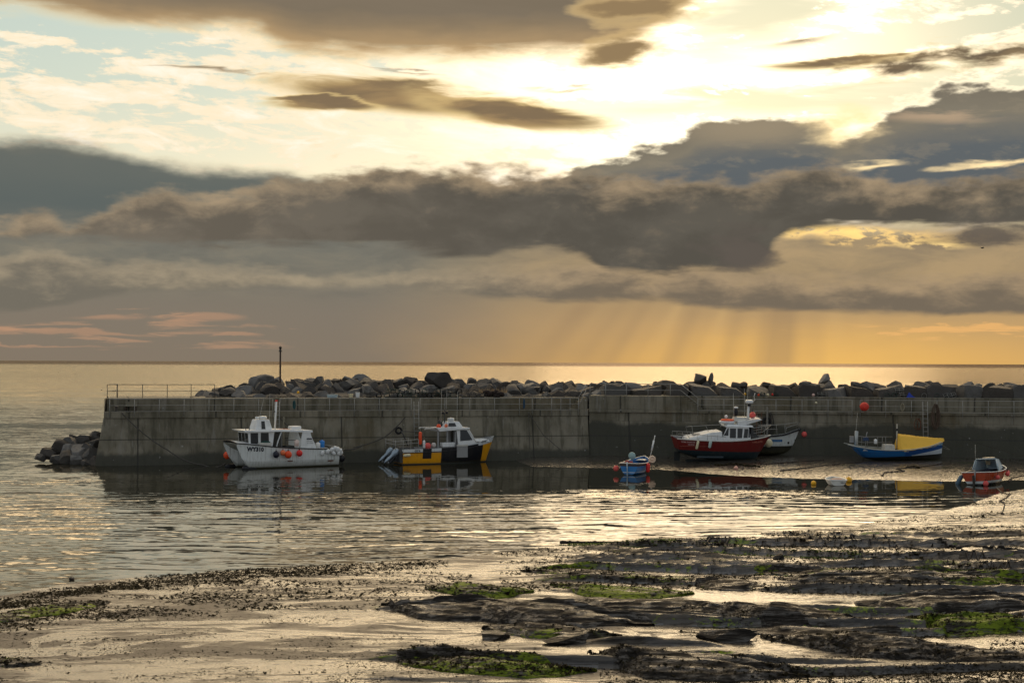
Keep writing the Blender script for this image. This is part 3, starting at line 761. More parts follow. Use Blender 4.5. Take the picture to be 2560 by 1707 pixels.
# ------------------------------------------------------------------ ladders, ropes and gear on the wall
def ladder(px, z0, z1, label, w=0.42, mat=MT['steel']):
    e = empty('ladder', wp(px, -0.5, z0)); tag(e, label, 'ladder')
    p0 = wp(px, -0.12-0.75*(1-z0/4.5 if z0 < 4.5 else 0), z0); p1 = wp(px, -0.22, z1)
    for sgn in (-1, 1):
        mb = MB(); d = Vector((sgn*w/2, 0, 0)); mb.tube([p0+d, p1+d], 0.028, 6); lpart(e, mb.build('side_rail', mat, None, True))
    n = int((z1-z0)/0.36)
    for i in range(1, n):
        t = i/n; c = p0.lerp(p1, t); mb = MB(); mb.tube([c-Vector((w/2, 0, 0)), c+Vector((w/2, 0, 0))], 0.02, 5); lpart(e, mb.build('rung', mat, None, True))
    return e
ladder(692, 0.4, 5.3, 'steel ladder on the wall behind the mast of the white boat')
ladder(1040, 1.6, 5.3, 'thin steel ladder in the railing gap behind the yellow boat')
ladder(2312, 1.0, 5.5, 'steel ladder on the wall behind the yellow cover')
ladder(1898, 1.4, 4.4, 'rusty ladder on the wall beside the tyre and the red boat', 0.45, MT['rust'])
def rope(name, pts, r, mat, label, cat='rope', sag=0.0, n=24, group=None):
    """smooth rope through points, each span sagging"""
    out = []
    P = [Vector(p) for p in pts]
    for i in range(len(P)-1):
        for k in range(n):
            t = k/n; q = P[i].lerp(P[i+1], t); q.z -= sag*4*t*(1-t); out.append(q)
    out.append(P[-1]); base = P[0].copy()
    mb = MB(); mb.tube([q-base for q in out], r, 5); o = mb.build(name, mat, None, True); o.location = base
    return tag(o, label, cat, group)
rope('mooring_rope', [wp(306, -0.2, 4.4), wp(420, -1.6, 1.35), wp(508, -2.6, .1), wp(560, -4, 0.3)], 0.05, MT['dsteel'], 'thick dark rope curving down the pier head face to the white boat', 'rope', 0.25)
rope('mooring_rope', [wp(880, -1.2, 1.35), wp(960, -0.6, 2.2), wp(1012, -0.25, 3.9)], 0.045, MT['dsteel'], 'dark rope rising across the wall behind the outboards of the yellow boat', 'rope', 0.12)
rope('mooring_rope', [wp(700, -.3, 3.9), wp(760, -1.6, 2.3), wp(845, -2.0, 1.25), wp(900, -1.2, 1.45)], 0.05, MT['dsteel'], 'dark rope looping behind the stern of the white boat', 'rope', 0.15)
rope('mooring_rope', [wp(1320, -.25, 4.3), wp(1352, -.9, 2.3), wp(1392, -1.6, 0.9)], 0.03, MT['dsteel'], 'dark slanting rope on the wall right of the yellow bow')
rope('mooring_rope', [wp(1320, -.25, 4.3), wp(1320, -.8, 1.0)], 0.03, MT['dsteel'], 'dark vertical rope on the wall right of the yellow bow')
rope('mooring_rope', [wp(2345, -.4, 3.6), wp(2480, -3, 1.6), wp(2620, -8, 0.9)], 0.016, MT['rope'], 'thin rope running down right from the coiled nets', 'rope', 0.3)
rope('mooring_rope', [wp(2270, -.4, 2.2), wp(2365, -2.0, 1.4)], 0.014, MT['rope_pale'], 'thin pale line from the wall to the yellow covered bow')
def coil(px, zt, zb, w, label, mat, n=9, seed=1, cat='rope'):
    rnd = random.Random(seed); base = wp(px, -0.22, zt)
    mb = MB()
    for i in range(n):
        a = w*(0.35+0.65*rnd.random()); h = (zt-zb)*(0.8+0.2*rnd.random()); ox = (rnd.random()-0.5)*w*0.5; oy = -rnd.random()*0.18
        pts = []
        for k in range(20):
            t = 2*math.pi*k/20
            pts.append((ox+math.sin(t)*a*(0.55+0.45*math.sin(t/2)), oy, -h/2+math.cos(t)*h/2))
        mb.tube(pts, 0.028, 5, closed=True)
    o = mb.build('coiled_rope' if cat == 'rope' else 'net', mat, None, True); o.location = base; return tag(o, label, cat)
coil(2336, 5.3, 3.0, 0.42, 'brown bundle of coiled nets hanging from the rail beside the ladder', paint(92, 78, 66, .9, .5, 0, 'net'), 12, 4, 'net')
coil(2256, 5.3, 4.6, 0.26, 'pale rope looped over the rail left of the blue drum', MT['rope_pale'], 4, 7)
coil(2294, 4.0, 2.9, 0.5, 'rusty chain hanging in a loop left of the ladder', MT['rust'], 2, 9)
coil(736, 5.4, 4.6, 0.12, 'blue green rope hung over the rail right of the white boat mast', paint(40, 82, 84, .9, .3, 0, 'blue_rope'), 4, 3)
coil(1309, 5.5, 4.6, 0.07, 'thin blue rope hung on the rail before the inner corner', paint(40, 74, 100, .9, .3, 0, 'blue_rope'), 3, 5)
def tyre(p, R, r, label, rot=(math.pi/2, 0, 0)):
    mb = MB(); mb.tube([(R*math.cos(2*math.pi*k/20), R*math.sin(2*math.pi*k/20), 0) for k in range(20)], r, 8, closed=True)
    o = mb.build('tyre', paint(22, 22, 22, .8, .3, 0, 'rubber'), None, True); o.location = p; o.rotation_euler = rot; return tag(o, label, 'tyre')
tyre(wp(995, -0.55, 2.75), 0.25, 0.09, 'black tyre hung on the wall above the yellow boat stern')
tyre(wp(1917, -0.35, 3.6), 0.30, 0.12, 'black tyre hung on the wall beside the mast of the red boat')
coil(1925, 4.4, 2.4, 0.45, 'dark rope bundle hanging beside the tyre by the red boat', MT['dsteel'], 7, 12)
def wall_post(px, z0, z1, label, mat, r=0.09):
    mb = MB(); mb.lathe([(r, 0), (r*1.05, 0.1), (r, 0.2), (r, z1-z0-0.1), (r*0.7, z1-z0)], 10); o = mb.build('fender_post', mat, None, True); o.location = wp(px, -0.5, z0); return tag(o, label, 'post')
wall_post(709, 1.4, 4.0, 'pale wooden fender post on the wall right of the ladder behind the white boat', paint(128, 122, 104, .8, .5, 0, 'wood'))
wall_post(1918, 1.2, 4.9, 'grey fender post behind the tyre beside the red boat', paint(120, 118, 110, .8, .5, 0, 'wood'))
# bollard on the pier head ledge
mb = MB(); mb.lathe([(0.13, 0), (0.11, 0.12), (0.09, 0.32), (0.17, 0.38), (0.17, 0.44), (0.05, 0.5)], 12); o = mb.build('bollard', MT['dsteel'], None, True); o.location = wp(292, 0.45, WALKZ); tag(o, 'small dark bollard on the pier head ledge', 'bollard')
# bench in the alcove on the pier head
e = empty('bench', wp(327, 1.1, WALKZ)); tag(e, 'low pale bench against the parapet on the pier head', 'bench')
mb = MB(); mb.box(-0.5, 0.5, -0.2, 0.2, 0.42, 0.48); mb.build('seat', paint(120, 116, 100, .8, .4, 0, 'wood'), e)
for sx in (-0.42, 0.42):
    mb = MB(); mb.box(sx-0.04, sx+0.04, -0.18, 0.18, 0, 0.42); mb.build('leg', paint(70, 60, 50, .8, .4, 0, 'wood'), e)
mb = MB(); mb.box(-0.5, 0.5, 0.17, 0.21, 0.48, 0.8); mb.build('backrest', paint(120, 116, 100, .8, .4, 0, 'wood'), e)

# beacon pole on the rocks
bp = wp(716, 6.5, 6.2)
e = empty('beacon_pole', bp); tag(e, 'tall dark beacon pole rising from the rock armour against the sky', 'beacon')
topz = at_y(717, 866, bp.y).z
mb = MB(); mb.lathe([(0.09, -1.0), (0.085, 0.5), (0.075, topz-bp.z-0.55), (0.075, topz-bp.z-0.5)], 10); mb.build('pole', paint(48, 32, 26, .7, .3, 0, 'brown_steel'), e, True)
mb = MB(); zz = topz-bp.z-0.5; mb.lathe([(0.05, zz), (0.16, zz+0.03), (0.16, zz+0.08), (0.10, zz+0.12), (0.10, zz+0.34), (0.15, zz+0.37), (0.13, zz+0.44), (0.03, zz+0.54)], 12); mb.build('lantern', paint(36, 30, 28, .5, .3, 0, 'lantern'), e, True)

# ------------------------------------------------------------------ boulders
def rock_proto(seed, blocky=0.0, cuts=13):
    rnd = random.Random(seed); bm = bmesh.new(); bmesh.ops.create_icosphere(bm, subdivisions=4, radius=1.0)
    planes = []
    for i in range(cuts):
        v = Vector((rnd.gauss(0, 1), rnd.gauss(0, 1), rnd.gauss(0, 1))).normalized()
        planes.append((v, 0.46+0.26*rnd.random()))
    if blocky:
        for v in ((1, 0, 0), (-1, 0, 0), (0, 1, 0), (0, -1, 0), (0, 0, 1), (0, 0, -1)):
            v = (Vector(v)+Vector((rnd.gauss(0, .09), rnd.gauss(0, .09), rnd.gauss(0, .06)))).normalized(); planes.append((v, 0.58+0.07*rnd.random()))
    for v in bm.verts:
        c = v.co
        for _ in range(2):
            for n, d in planes:
                t = c.dot(n)-d
                if t > 0: c = c-n*t*0.96
        q = c*2.3+Vector((seed*3.1, 0, 0))
        c = c*(1+0.05*mnoise.noise(q)+0.03*mnoise.noise(q*3.1)+0.012*mnoise.noise(q*8))
        v.co = c*1.35
    me = bpy.data.meshes.new('boulder'); bm.to_mesh(me); bm.free(); me.materials.append(MT['boulder'])
    me.polygons.foreach_set('use_smooth', [True]*len(me.polygons))
    me.update()
    try: me.set_sharp_from_angle(angle=math.radians(16))
    except Exception: pass
    return me
PROT = [rock_proto(i+1) for i in range(10)]
BLK = [rock_proto(40+i, 1.0, 5) for i in range(7)]
rr = random.Random(11)
BG = 'rock armour boulders along the pier'
def boulder(p, s, label, blk=False, rot=None, cat='boulder', group=BG, name='boulder'):
    o = bpy.data.objects.new(name, rr.choice(BLK if blk else PROT)); COL.objects.link(o)
    o.location = p; o.scale = s
    o.rotation_euler = rot if rot is not None else ((rr.uniform(0, 6.28),)*1 + (rr.uniform(0, 6.28), rr.uniform(0, 6.28)))
    return tag(o, label, cat, group)
def lmark(px):
    if px < 560: return 'left of the white boat'
    if px < 700: return 'just left of the beacon pole'
    if px < 900: return 'just right of the beacon pole'
    if px < 1090: return 'above the stern of the yellow boat'
    if px < 1290: return 'above the cabin and bow of the yellow boat'
    if px < 1480: return 'left of the landing'
    if px < 1700: return 'behind the raised landing railing'
    if px < 1950: return 'above the red boat'
    if px < 2120: return 'between the red boat and the blue boat'
    if px < 2360: return 'above the blue boat with the yellow cover'
    return 'at the right end above the orange boat'
crestpy = [(480, 992), (540, 975), (600, 962), (660, 950), (720, 946), (800, 944), (860, 942), (930, 942), (1000, 946), (1090, 944), (1200, 948), (1300, 950), (1400, 956), (1500, 955), (1700, 958), (2000, 962), (2560, 962)]
def crest(px): return float(interp(px, crestpy))
rows = [('front', 3.6, 0.16), ('second', 5.2, 0.48), ('third', 6.9, 0.74), ('crest', 8.6, 1.0), ('back', 11.0, 0.92)]
for ri, (rn, off, k) in enumerate(rows):
    px = 478+ri*10+rr.uniform(0, 15)
    while px < 1520:
        w = rr.uniform(0.48, 0.92)
        q = wp(px, off+rr.uniform(-0.5, 0.5), 0)
        ct = at_y(px, crest(px)+4, wp(px, 8.6).y).z
        z = TOPZ+(ct-TOPZ)*k-w*0.62+rr.uniform(-0.12, 0.1)
        if z > TOPZ-w*1.2 and px > 500-ri*8:
            col_ = rr.choice(('grey',))
            boulder(Vector((q.x, q.y, z)), (w*rr.uniform(0.95, 1.5), w*rr.uniform(0.8, 1.2), w*rr.uniform(0.7, 0.95)), 'boulder in the %s row, %s' % (rn, lmark(px)), False, (rr.uniform(-.5, .5), rr.uniform(-.5, .5), rr.uniform(0, 6.28)))
        px += w*rr.uniform(42, 62)
# right: row of large squared blocks standing behind the parapet
for rn, off, zt, s0, s1 in (('front', 3.0, 965, 1.25, 1.75),):
    px = 1492
    while px < 2840:
        w = rr.uniform(s0, s1); wpx = w*1.62*28.5*0.5
        q = wp(px+wpx, off, 0); zt_ = at_y(px, rr.uniform(963, 970), q.y).z
        h = 1.35
        boulder(Vector((q.x, q.y, zt_-h*0.80)), (w*0.98, 1.5, h), 'large squared block behind the wall, %s' % lmark(px+wpx), True, (rr.uniform(-.05, .05), rr.uniform(-.06, .06), rr.uniform(-.12, .12)), group='large armour blocks behind the right wall')
        px += wpx*2*rr.uniform(0.98, 1.06)
px = 1480
while px < 2840:
    w = rr.uniform(0.6, 1.0); q = wp(px, rr.uniform(6.0, 7.5), 0); ct = at_y(px, rr.uniform(958, 966), q.y).z
    boulder(Vector((q.x, q.y, ct-w*0.62)), (w*rr.uniform(1, 1.5), w, w*0.7), 'jagged crest boulder, %s' % lmark(px), False, (rr.uniform(-.4, .4), rr.uniform(-.4, .4), rr.uniform(0, 6.28)))
    px += w*rr.uniform(34, 50)
px = 1480
while px < 2840:
    w = rr.uniform(0.8, 1.3); q = wp(px, rr.uniform(9.0, 10.5), 0); ct = at_y(px, 963, q.y).z
    boulder(Vector((q.x, q.y, ct-w*0.70)), (w*rr.uniform(1, 1.4), w, w*0.7), 'far seaward boulder, %s' % lmark(px), False, (rr.uniform(-.4, .4), rr.uniform(-.4, .4), rr.uniform(0, 6.28)))
    px += w*rr.uniform(50, 60)
for Yr, k in ((133.0, .25), (134.8, .55), (136.6, .8), (138.6, 1.0), (141.0, .95)):
    px = 1385+rr.uniform(0, 12)
    while px < 1560:
        w = rr.uniform(.55, .9); ct = at_y(px, 960, Yr).z
        boulder(Vector((xat(px, Yr), Yr, TOPZ+(ct-TOPZ)*k-w*.62)), (w*rr.uniform(.95, 1.5), w, w*.8), 'boulder packed in the bend of the pier, behind the start of the landing railing', False, (rr.uniform(-.5, .5), rr.uniform(-.5, .5), rr.uniform(0, 6.28)), group='boulders at the bend of the pier')
        px += w*rr.uniform(40, 52)
# named rocks that stand up
def rk(px, py, off, s, label, rot=(0, 0, 0), proto=0, blk=False):
    q = wp(px, off, 0); p = at_y(px, py, q.y)
    o = boulder(p, s, label, blk, rot, group=None, name='boulder'); o.data = (BLK if blk else PROT)[proto]; return o
rk(1097, 950, 7.0, (1.02, .9, .80), 'largest rounded boulder peaking above the yellow boat antennas', (0.2, 0.1, 0.4), 2)
rk(1752, 947, 6.5, (.72, .7, .55), 'pale wedge of rock beside the upright pointed stone', (0, .35, .1), 4)
rk(1777, 947, 6.3, (.29, .24, .50), 'upright pointed dark brown stone balanced on the blocks above the red boat', (0.02, 0.05, 0.3), 6)
rk(2060, 950, 6.0, (.62, .6, .42), 'dark rock slab tilted up on the blocks right of the red boat', (0, -.45, .1), 3)
rk(1860, 962, 5.6, (.42, .4, .3), 'twin peaked small rock above the mast of the red boat', (0.1, 0, 0.7), 5)
rk(1917, 962, 5.6, (.38, .38, .3), 'small pointed rock on the blocks behind the lobster creels', (0.1, 0, 0.7), 7)
# heap at the pier end
heap = [(120, 1132, .62), (150, 1118, .75), (180, 1112, .7), (210, 1100, .75), (240, 1085, .55), (235, 1110, .8), (205, 1128, .85), (165, 1140, .7), (140, 1143, .5), (190, 1148, .65), (225, 1142, .85), (240, 1158, .6), (250, 1128, .6), (215, 1160, .45), (100, 1140, .42), (188, 1094, .45), (248, 1100, .6), (255, 1150, .6), (170, 1128, .7), (128, 1124, .5)]
for i, (px, py, s) in enumerate(heap):
    Y = 120.5+(1160-py)*0.07; p = at_y(px, py, Y)
    boulder(Vector((p.x, p.y, p.z-0.1)), (s*1.2, s*1.1, s*0.85), ('wet boulder at the waterline of the heap left of the pier head' if py > 1138 else 'dry boulder in the upper part of the heap left of the pier head'), False, (rr.uniform(-.4, .4), rr.uniform(-.4, .4), rr.uniform(0, 6)), group='boulders heaped at the end of the pier')
core = MB()
for (px, py, s) in ((235, 1148, 1.6), (200, 1156, 1.3), (160, 1162, 1.0)):
    p = at_y(px, py, 123); 
    boulder(p-Vector((0, 0, 0.7)), (s*1.3, s, s), 'wet boulder at the waterline of the heap left of the pier head', False, None, group='boulders heaped at the end of the pier')
# rubble core below the armour so no gaps show the sea
def corebox(a, b, o0, o1, zf, name, label):
    vs = []; fs = []
    pxs = list(np.linspace(a, b, 12))
    for px in pxs:
        ct = at_y(px, crest(px)+22, wp(px, 8.6).y).z-0.2
        ct = max(ct, 4.0)
        vs += [wp(px, o0, 3), wp(px, o0, zf), wp(px, (o0+o1)/2, ct), wp(px, o1, ct), wp(px, o1+5, -1), wp(px, o1, -1)]
    for i in range(len(pxs)-1):
        for k in range(6):
            k2 = (k+1) % 6; fs.append((i*6+k, i*6+k2, (i+1)*6+k2, (i+1)*6+k))
    fs.append((5, 4, 3, 2, 1, 0)); m = (len(pxs)-1)*6; fs.append(tuple(range(m, m+6)))
    mb = MB(); mb.add(vs, fs); o = mb.build(name, MT['boulder'], None); return stuff(o, label, 'rubble')
corebox(520, 1474, 3.2, 11, TOPZ+0.1, 'rubble_core', 'small dark rubble filling the gaps under the left rock armour')
corebox(1476, 2890, 3.6, 10, TOPZ+0.1, 'rubble_core', 'small dark rubble filling the gaps behind the large blocks')
# ------------------------------------------------------------------ boats
from mathutils.bvhtree import BVHTree
def hull_mat(base, regions, rough=0.38, dirt=0.5, grime_z=0.5, name='hull_paint'):
    """regions: (x0,x1,z0,z1,(rgb)) painted areas in boat coordinates; z limits may be (a,b) for z=a+b*x"""
    m, nt, b = new_mat(name); p = opos(nt); X, Y, Z = sep(p)
    c3 = lambda c: (lin(c[0]), lin(c[1]), lin(c[2]), 1)
    col = c3(base); first = True
    n = noise(p, 1.6, 6, 0.65); nv = noise(mapping(p, (3.5, 3.5, 0.35)), 2.0, 5, 0.7)
    col = mixc(sstep(n, 0.9, 1.0), c3(base), c3(base))
    for x0, x1, z0, z1, c in regions:
        def lim(v): return (X*v[1]+v[0]) if isinstance(v, tuple) else v
        def gt(a, l): return sstep(a-l if isinstance(l, S) else a-float(l), -0.008, 0.008)
        k = gt(X, x0)*(1.0-gt(X, x1))*gt(Z, lim(z0))*(1.0-gt(Z, lim(z1)))
        col = mixc(k, col, c3(c))
    streak = sstep(nv, 0.48, 0.68)*dirt*0.75
    col = mixc(streak, col, (0.09, 0.075, 0.045, 1))
    gz = (1.0-sstep(Z+(n-0.5)*0.5, 0.1, grime_z))*dirt
    col = mixc(gz, col, (0.10, 0.095, 0.045, 1))
    col = mixc(sstep(n, 0.58, 0.75)*dirt*0.4, col, (0.06, 0.05, 0.035, 1))
    setb(nt, b, 'Base Color', col); setb(nt, b, 'Roughness', n*0.3+rough-0.15)
    setb(nt, b, 'Normal', bump(n, 0.01, 0.25)); return m
def glass_mat():
    m, nt, b = new_mat('dark_glass'); setb(nt, b, 'Base Color', (0.015, 0.018, 0.02, 1)); setb(nt, b, 'Roughness', 0.12); return m
GLASS = glass_mat()
WH = paint(222, 226, 226, .4, .42, 0, 'white_paint'); WHd = paint(200, 200, 192, .5, .5, 0, 'weathered_white'); BLK_ = paint(18, 20, 26, .5, .2, 0, 'black_rubber')
GREY = paint(140, 142, 142, .5, .4, 0, 'grey_paint'); DGREY = paint(60, 62, 62, .6, .3, 0, 'dark_grey'); ORG = paint(232, 78, 28, .5, .25, 0, 'orange_plastic')
RED = paint(222, 40, 34, .45, .25, 0, 'red_plastic'); PINK = paint(226, 92, 86, .5, .25, 0, 'pink_plastic'); NAVY = paint(14, 18, 38, .45, .15, 0, 'navy_plastic')
CREAM = paint(214, 206, 170, .6, .35, 0, 'cream_plastic'); YEL = paint(236, 176, 20, .5, .25, 0, 'yellow_plastic'); BLUE = paint(20, 120, 200, .45, .2, 0, 'blue_plastic')
def hull(name, st, mats, parent, dd=0.3, t=0.05, NP=12, sub=5):
    """st: (x, half_beam, z_sheer, z_keel, fullness, rake, deck_drop)"""
    st = np.array(st, float)
    if sub > 1:
        n = len(st); s = np.arange(n); sn = np.linspace(0, n-1, (n-1)*sub+1)
        out = []
        for q in sn:
            i = min(int(q), n-2); f = q-i
            p0, p1, p2, p3 = st[max(i-1, 0)], st[i], st[i+1], st[min(i+2, n-1)]
            out.append(0.5*((2*p1)+(-p0+p2)*f+(2*p0-5*p1+4*p2-p3)*f*f+(-p0+3*p1-3*p2+p3)*f**3))
        st = np.array(out)
    vs = []; hs = np.sin(np.linspace(0, math.pi/2, NP))**1.3
    for x, b, zs, zk, e, rk, *_ in st:
        e = max(e, 0.05); b = max(b, 0.012)
        pos = []
        for h in hs[::-1]:
            z = zk+(zs-zk)*h; y = b*max(h, 1e-4)**e; xx = x+rk*(1-h)
            pos.append((xx, y, z))
        ring = pos[:-1]+[(x+rk, 0, zk)]+[(a, -y, z) for a, y, z in pos[:-1][::-1]]
        ti = min(t, b*0.5); d = min(dd, (zs-zk)*0.8)
        hd = 1-d/(zs-zk); bd = max(b*hd**e-ti, 0.004); xr = x+rk*(1-hd)
        ring += [(x, -(b-ti), zs), (xr, -bd, zs-d), (xr, bd, zs-d), (x, b-ti, zs)]
        vs.append(ring)
    n = len(vs[0]); V = [v for r in vs for v in r]; F = []; mi = []
    no = 2*NP-1
    for i in range(len(vs)-1):
        for k in range(n):
            k2 = (k+1) % n
            F.append((i*n+k, i*n+k2, (i+1)*n+k2, (i+1)*n+k))
            mi.append(0 if k < no-1 else (1 if k in (no-1, n-1) else 2))
    # end caps: transom and stem, as strips
    for base, flip in ((0, False), ((len(vs)-1)*n, True)):
        for k in range(NP-1):
            a, b_, c, d_ = base+k, base+k+1, base+no-2-k, base+no-1-k
            f = (a, b_, c, d_) if b_ != c else (a, b_, d_)
            F.append(f if flip else f[::-1]); mi.append(0)
        for f in ((base+n-1, base+no, base+no+1, base+n-2),):
            pass
    me = bpy.data.meshes.new(name); me.from_pydata(V, [], F); me.update()
    for m in mats: me.materials.append(m)
    me.polygons.foreach_set('material_index', mi)
    bm = bmesh.new(); bm.from_mesh(me); bmesh.ops.remove_doubles(bm, verts=bm.verts, dist=0.0005); bmesh.ops.recalc_face_normals(bm, faces=bm.faces); bm.to_mesh(me); bm.free()
    o = mk_obj(name, me, None, parent)
    me.polygons.foreach_set('use_smooth', [True]*len(me.polygons))
    try: me.set_sharp_from_angle(angle=math.radians(38))
    except Exception: pass
    return o
def sheer_line(st, z_off=0.0, out=0.02, side=1, rng=None, drop=None):
    st = np.array(st, float); n = len(st); pts = []
    for q in np.linspace(0, n-1, (n-1)*5+1):
        i = min(int(q), n-2); f = q-i
        p0, p1, p2, p3 = st[max(i-1, 0)], st[i], st[i+1], st[min(i+2, n-1)]
        s = 0.5*((2*p1)+(-p0+p2)*f+(2*p0-5*p1+4*p2-p3)*f*f+(-p0+3*p1-3*p2+p3)*f**3)
        if rng and not (rng[0] <= s[0] <= rng[1]): continue
        pts.append(Vector((s[0], side*(max(s[1], 0.01)+out), s[2]+z_off)))
    return pts
def strake(st, name, mat, parent, r=0.045, z_off=-0.02, out=0.015, rng=None):
    a = sheer_line(st, z_off, out, 1, rng); b = sheer_line(st, z_off, out, -1, rng)
    mb = MB(); mb.tube(a+b[::-1], r, 6); return mb.build(name, mat, parent, True)
def text_on(hobj, txt, xc, zc, size, side, mat, parent, name='lettering', width=None, slope=0.0, bold=0.012, yfix=None, flip=False):
    cu = bpy.data.curves.new('t', 'FONT'); cu.body = txt; cu.size = size; cu.align_x = 'CENTER'; cu.align_y = 'CENTER'; cu.offset = bold; cu.resolution_u = 2
    o = bpy.data.objects.new('t', cu); COL.objects.link(o); bpy.context.view_layer.update()
    me = bpy.data.meshes.new_from_object(o.evaluated_get(bpy.context.evaluated_depsgraph_get())); bpy.data.objects.remove(o)
    bm = bmesh.new(); bm.from_mesh(me); bmesh.ops.triangulate(bm, faces=bm.faces)
    xs = [v.co.x for v in bm.verts]; w = max(xs)-min(xs); k = 1 if width is None else width/w
    tree = None
    if hobj is not None:
        hm = hobj.data; tree = BVHTree.FromPolygons([v.co for v in hm.vertices], [p.vertices[:] for p in hm.polygons])
    for v in bm.verts:
        tx = v.co.x*k; tz = v.co.y
        X = xc+(tx if side < 0 else -tx); Z = zc+tz+slope*(X-xc)
        if tree is None: y = yfix
        else:
            hit = tree.ray_cast(Vector((X, side*6, Z)), Vector((0, -side, 0)))
            y = (hit[0].y if hit[0] is not None else side*1.0)+side*0.012
        v.co = (X, y, Z)
    bmesh.ops.recalc_face_normals(bm, faces=bm.faces)
    m2 = bpy.data.meshes.new(name); bm.to_mesh(m2); bm.free()
    return mk_obj(name, m2, mat, parent)
def transom_text(txt, x, yc, zc, size, mat, parent, width=None):
    cu = bpy.data.curves.new('t', 'FONT'); cu.body = txt; cu.size = size; cu.align_x = 'CENTER'; cu.align_y = 'CENTER'; cu.offset = 0.006; cu.resolution_u = 2
    o = bpy.data.objects.new('t', cu); COL.objects.link(o); bpy.context.view_layer.update()
    me = bpy.data.meshes.new_from_object(o.evaluated_get(bpy.context.evaluated_depsgraph_get())); bpy.data.objects.remove(o)
    for v in me.vertices: v.co = (x, yc-v.co.x, zc+v.co.y)
    return mk_obj('lettering', me, mat, parent)
def bx(name, mat, par, *a, bevel=0.0, **k):
    mb = MB(); mb.box(*a, **k); return mb.build(name, mat, par, bevel=bevel)
def tb(name, mat, par, pts, r, n=6, **k):
    mb = MB(); mb.tube(pts, r, n, **k); return mb.build(name, mat, par, True)
def ball_fender(par, p, r, mat, label, cat='fender', rope_top=None):
    """inflated ball with its eye, a thing of its own hanging on a boat"""
    w = par.matrix_world @ Vector(p); mb = MB(); mb.sphere((0, 0, 0), r, 16, 12, (1, 1, 1.06)); o = mb.build('fender', mat, None, True); o.location = w
    tag(o, label, cat)
    mb = MB(); mb.lathe([(r*0.30, r*0.98), (r*0.22, r*1.18), (r*0.22, r*1.3)], 10); mb.tube([(0, 0, r*1.2), (0, 0, r*1.2+(rope_top or 0.25))], 0.016, 5)
    mb.build('eye', NAVY if mat is not NAVY else BLK_, o, True); return o
def cyl_fender(par, p, r, h, mat, label, tilt=0.0):
    w = par.matrix_world @ Vector(p); mb = MB(); mb.lathe([(r*0.3, -h/2-r*.8), (r*0.85, -h/2-r*.3), (r, -h/2), (r, h/2), (r*0.85, h/2+r*.3), (r*.3, h/2+r*.8)], 12)
    o = mb.build('fender', mat, None, True); o.location = w; o.rotation_euler = (0, tilt, 0); tag(o, label, 'fender')
    mb = MB(); mb.tube([(0, 0, h/2+r*0.7), (0, 0, h/2+r*0.7+0.3)], 0.014, 5); mb.build('lanyard', MT['rope_pale'], o, True); return o
def boat_root(name, px, D, z, heading, label, cat, heel=0.0, trim=0.0):
    e = empty(name, (xat(px, D), D, z)); e.rotation_mode = 'XYZ'
    e.rotation_euler = (heel, trim, math.radians(heading)); tag(e, label, cat); bpy.context.view_layer.update(); return e

# ---- 1 white catamaran fishing boat
B = boat_root('catamaran_boat', 706, 119.4, 0, 212, 'white twin hulled fishing boat with WY310 on its bow, moored at the pier', 'fishing boat')
hm = hull_mat((206, 212, 210), [(-9, 9, -1, 0.10, (28, 30, 30))], 0.36, 0.55, 0.75, 'white_hull')
tun = paint(150, 152, 140, .6, .5, 0, 'tunnel_white')
def cat_sec(x, yo, yi, zs, zk, zw):
    return [(x, yo, zs), (x, yo*0.985, 0.55), (x, yo*0.90, 0.18), (x, (yo+yi)/2, zk), (x, yi+0.03, 0.25), (x, yi, zw)]
def cat_loft(side):
    data = [(-4.5, 1.70, .62, 1.42, -.30, .75), (-2.5, 1.72, .62, 1.46, -.34, .75), (0, 1.72, .62, 1.60, -.36, .75), (1.6, 1.70, .64, 1.76, -.34, .80), (2.7, 1.66, .78, 1.90, -.26, .95), (3.5, 1.60, .98, 2.0, .02, 1.25), (4.1, 1.56, 1.25, 2.06, .85, 1.62), (4.55, 1.52, 1.47, 2.10, 1.85, 1.95)]
    vs = []
    for x, yo, yi, zs, zk, zw in data:
        s_ = [(x, yo, zs), (x, yo*0.99, max(0.62, zk+0.02) if zk < .6 else (zs+zk)/2), (x, yo*0.93 if zk < .6 else yo*.99, max(0.18, zk+0.01)), (x, (yo+yi)/2, zk), (x, yi+0.02, max(0.25, zk+0.01)), (x, yi, max(zw, zk+0.02)), (x, yi, zs-0.02)]
        vs += [(a, side*b_, c) for a, b_, c in s_]
    n = 7; F = []
    for i in range(len(data)-1):
        for k in range(n):
            k2 = (k+1) % n; F.append((i*n+k, i*n+k2, (i+1)*n+k2, (i+1)*n+k))
    F.append(tuple(range(n))); m = (len(data)-1)*n; F.append(tuple(range(m+n-1, m-1, -1)))
    mb = MB(); mb.add(vs, F); return mb.build('hull', hm, B)
hA = cat_loft(1); hB = cat_loft(-1)
